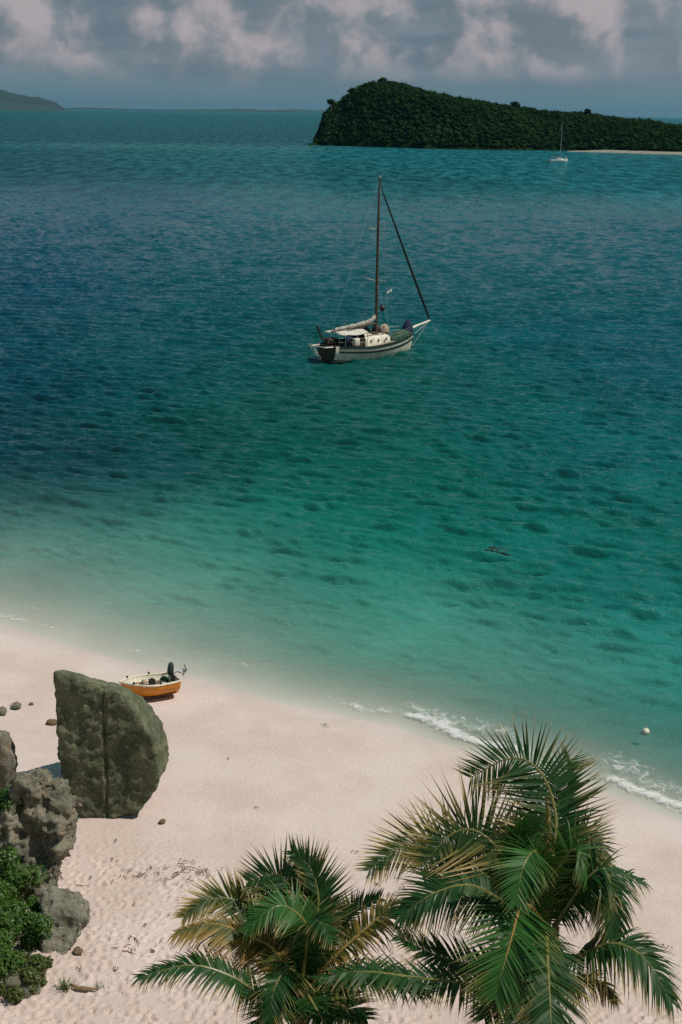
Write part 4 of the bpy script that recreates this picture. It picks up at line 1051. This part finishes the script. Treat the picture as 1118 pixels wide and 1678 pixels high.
mb = MB(); mb.tube([(.6, 0, 1), (.6, 0, 16.5)], [.14, .09], 8); mo = mb.build('mast', M_STEEL, sloop, True)
mb = MB(); mb.tube([(.5, 0, 2.4), (-3.8, 0, 2.5)], .10, 6); mb.build('boom', M_STEEL, sloop)
mb = MB(); mb.tube([(.4, 0, 2.68), (-1.5, 0, 2.72), (-3.7, 0, 2.65)], [.22, .2, .12], 7); mb.build('furled_sail', M_NAVY, sloop, True)
mb = MB(); mb.box((3.5, 0, 1.75), (.6, .8, .7)); mb.build('bow_bundle', M_CANVAS, sloop, True, bevel=.15)
mb = MB(); mb.tube([(4.7, 0, 1.35), (.6, 0, 16.3)], .02, 4); mb.tube([(-4.5, 0, 1.1), (.6, 0, 16.4)], .02, 4); mb.build('standing_rigging', M_STEEL, sloop)
q = at_z(899, 266, 0)
td = empty('tender', (q.x, q.y, 0), 2.6, label='tiny pale tender floating just behind the small white sloop', cat='rowing boat')
r3 = hull_rows(-1.3, 1.2, 1.3, lambda s: .42 + .12 * s ** 2, lambda s: -.1, .8, .2, .6, 2.2, 14, 6)
mb = MB(); mb.grid(r3, False, True); mb.build('hull', M_GREY, td, True)
mb = MB(); mb.box((0, 0, .32), (.25, 1.1, .05)); mb.build('thwart', M_CANVAS, td)

# orange dinghy drawn up on the sand
M_ORANGE = simple('orange_paint', (0.58, 0.20, 0.012), 0.4, 0.14, 2.5, spec=.35)
M_CREAM = simple('cream_paint', (0.60, 0.54, 0.42), 0.5, 0.15, 5)
M_CREAM2 = simple('worn_floor', (0.40, 0.36, 0.28), 0.7, 0.3, 6)
q = on_ground(247, 1150); HDG = math.atan2(-.42, -1)
ding = empty('dinghy', (q.x - .07, q.y + .47, gz(q.x, q.y + .47) - .02), HDG, label='small orange and cream dinghy with outboard pulled up behind the boulder', cat='dinghy')
ding.rotation_euler = (R(9), R(2), HDG); ding.scale = (0.80, 1.0, 1.12)
DB = 1.68
shD = lambda s: .50 + .16 * s ** 2.2 + .03 * (1 - s); kD = lambda s: .0 + .22 * s ** 4
rD = hull_rows(-1.1, 1.02, DB, shD, kD, .80, .26, .95, 2.4, 24, 9)
mb = MB(); mb.grid(rD, False, False); mb.f.append(tuple(range(len(rD[0])))); dh = mb.build('hull', M_ORANGE, ding, True)
rI = hull_rows(-1.03, .94, DB - .14, lambda s: shD(s) - .005, lambda s: kD(s) + .10, .80, .20, .75, 2.4, 24, 9)
mb = MB(); mb.grid(rI, False, False); mb.f.append(tuple(range(len(rI[0])))); mb.build('inner_hull', M_CREAM, dh, True)
rim = MB()
L_ = [Vector(r[0]) for r in rD]; R_ = [Vector(r[-1]) for r in reversed(rD)]
loop = L_ + R_; rim.tube(loop + [loop[0]], .034, 8, False); rim.build('gunwale', M_CREAM, dh, True)
fl_ = MB(); fl_.grid([[(r[0][0], r[0][1] * .72 * (1 - 2 * t), .13) for t in (0, .5, 1)] for r in rI[1:-4]]); fl_.build('floorboard', M_CREAM2, ding)
for x, w_ in ((-.62, 1.12), (.12, 1.30)):
    th = MB(); th.box((x, 0, .40), (.24, w_, .035)); th.build('thwart', M_CREAM, ding, bevel=.008)
fd_ = MB(); fd_.grid([[(r[0][0], r[0][1] * .95 * (1 - 2 * t), r[0][2] - .03) for t in (0, .5, 1)] for r in rI[19:]]); fd_.build('foredeck', M_CREAM, ding)
for sd in (-1, 1):
    for x in (-.15, .75):
        cl_ = MB(); i = int((x + 1.1) / 2.22 * 23); p = Vector(rD[i][0] if sd < 0 else rD[i][-1]); cl_.box(p + Vector((0, 0, .06)), (.07, .05, .07)); cl_.build('rowlock', M_BLACK, ding)
om = empty('outboard_motor', (0, 0, 0)); om.parent = ding; om.location = (-1.10, .06, .52)
cw = MB()
cw.tube([(.16, 0, .10), (.12, 0, .22), (.06, 0, .42), (.02, 0, .50)], [.10, .145, .12, .05], 10); cowl = cw.build('cowling', M_DARKG, om, True)
lg = MB(); lg.tube([(.10, 0, .14), (-.18, 0, .20), (-.46, 0, .10)], [.055, .045, .05], 7); lg.tube([(-.44, 0, .0), (-.46, 0, .10), (-.50, 0, .24)], [.03, .06, .05], 7); lg.build('leg', M_GREY, om, True)
pp = MB()
for a in (0, 2.09, 4.19): pp.box((-.56, .09 * math.cos(a), .22 + .09 * math.sin(a)), (.02, .09, .09), 0)
pp.build('propeller', M_BLACK, om)
tl_ = MB(); tl_.tube([(.15, 0, .20), (.55, .05, .16)], .022, 6); tl_.build('tiller', M_BLACK, om)
bk = MB(); bk.box((.05, 0, .03), (.10, .22, .26)); bk.build('clamp', M_BLACK, om)
def in_dinghy(name, mb, mat, label, cat, group=None):
    o = mb.build(name, mat, None, True); o.matrix_world = Matrix.Translation(ding.location) @ ding.rotation_euler.to_matrix().to_4x4() @ Matrix.Diagonal((0.80, 1.0, 1.12, 1)); return tag(o, label, cat, group)
def oar(y0, y1, label, z=.46):
    mb = MB(); a, b = Vector((-.75, y0, z)), Vector((.85, y1, z + .03)); d = (b - a)
    mb.tube([a, a + d * .7], .022, 7); e = a + d * .7
    n_ = Vector((-d.y, d.x, 0)).normalized()
    mb.grid([[e + d * t + n_ * w_ + Vector((0, 0, .012)), e + d * t + n_ * w_ - Vector((0, 0, .012)), e + d * t - n_ * w_ - Vector((0, 0, .012)), e + d * t - n_ * w_ + Vector((0, 0, .012))] for t, w_ in ((0, .025), (.06, .065), (.28, .07), (.30, .05))], True, True)
    in_dinghy('oar', mb, M_STICK, label, 'oar', 'oars laid in the orange dinghy')
oar(.42, .34, 'wooden oar laid along the near side inside the orange dinghy')
oar(-.05, -.28, 'wooden oar laid along the far side inside the orange dinghy')
mb = MB(); mb.box((-.12, .05, .50), (.26, .20, .18)); mb.tube([(-.12, .05, .58), (-.12, .05, .63)], .035, 7); in_dinghy('fuel_can', mb, M_BLACK, 'dark fuel can on the thwart amidships in the orange dinghy', 'fuel can')
mb = MB(); mb.blob((.20, -.05, .49), (.14, .12, .11), 10, 7, .3, 4); in_dinghy('bag', mb, M_TANC, 'tan bag beside the fuel can in the orange dinghy', 'bag')
mb = MB(); mb.tube([(.72 + .12 * math.cos(a) * (1 - a / 40), .18 + .13 * math.sin(a) * (1 - a / 40), .36 + .006 * a) for a in np.linspace(0, 18, 60)], .016, 5); in_dinghy('rope', mb, M_BROWN, 'coiled brown rope in the bow of the orange dinghy', 'rope')
mb = MB(); mb.blob((-.78, -.28, .40), (.20, .18, .14), 10, 7, .3, 9); in_dinghy('bundle', mb, M_GREENC, 'dark green bundle near the outboard inside the orange dinghy', 'bundle')

# floats and weed on the water
q = at_z(1058, 1201, 0)
by = empty('buoy', (q.x, q.y, 0), label='small white float bobbing in the shallows above the right-hand foam', cat='buoy')
mb = MB(); mb.blob((0, 0, .06), (.13, .13, .12), 14, 10); mb.build('float', M_WHITE, by, True)
mb = MB(); mb.tube([(.05 * math.cos(a), 0, .19 + .05 * math.sin(a)) for a in np.linspace(0, 6.28, 10)], .012, 5, False); mb.build('ring', M_STEEL, by)
q = at_z(818, 903, 0); mb = MB()
for _ in range(34):
    a, l = rng.uniform(0, 6.28), rng.uniform(.3, .6); c = Vector((rng.normal() * .38, rng.normal() * .26, -.005)); d = Vector((math.cos(a), math.sin(a), 0)) * l
    mb.tube([c - d * .5, c + Vector((0, 0, .05)), c + d * .5], [.02, .05, .015], 4)
tag(mb.build('seaweed_clump', simple('sea_weed', (.008, .022, .014), .8, .5, 4), None, False, q), 'dark clump of weed floating in the green water right of centre', 'seaweed')

# ------------------------------------------------------------------ sea air
m, n, out = new_mat('sea_air')
vol = n.add('ShaderNodeVolumePrincipled', ins={'Color': (0.24, 0.56, 0.80, 1), 'Density': 0.000024, 'Anisotropy': 0.45})
n.link(vol.outputs[0], out.inputs['Volume'])
mb = MB(); mb.box((0, 0, 66), (68000, 68000, 162))
tag(mb.build('haze', m), kind='stuff')
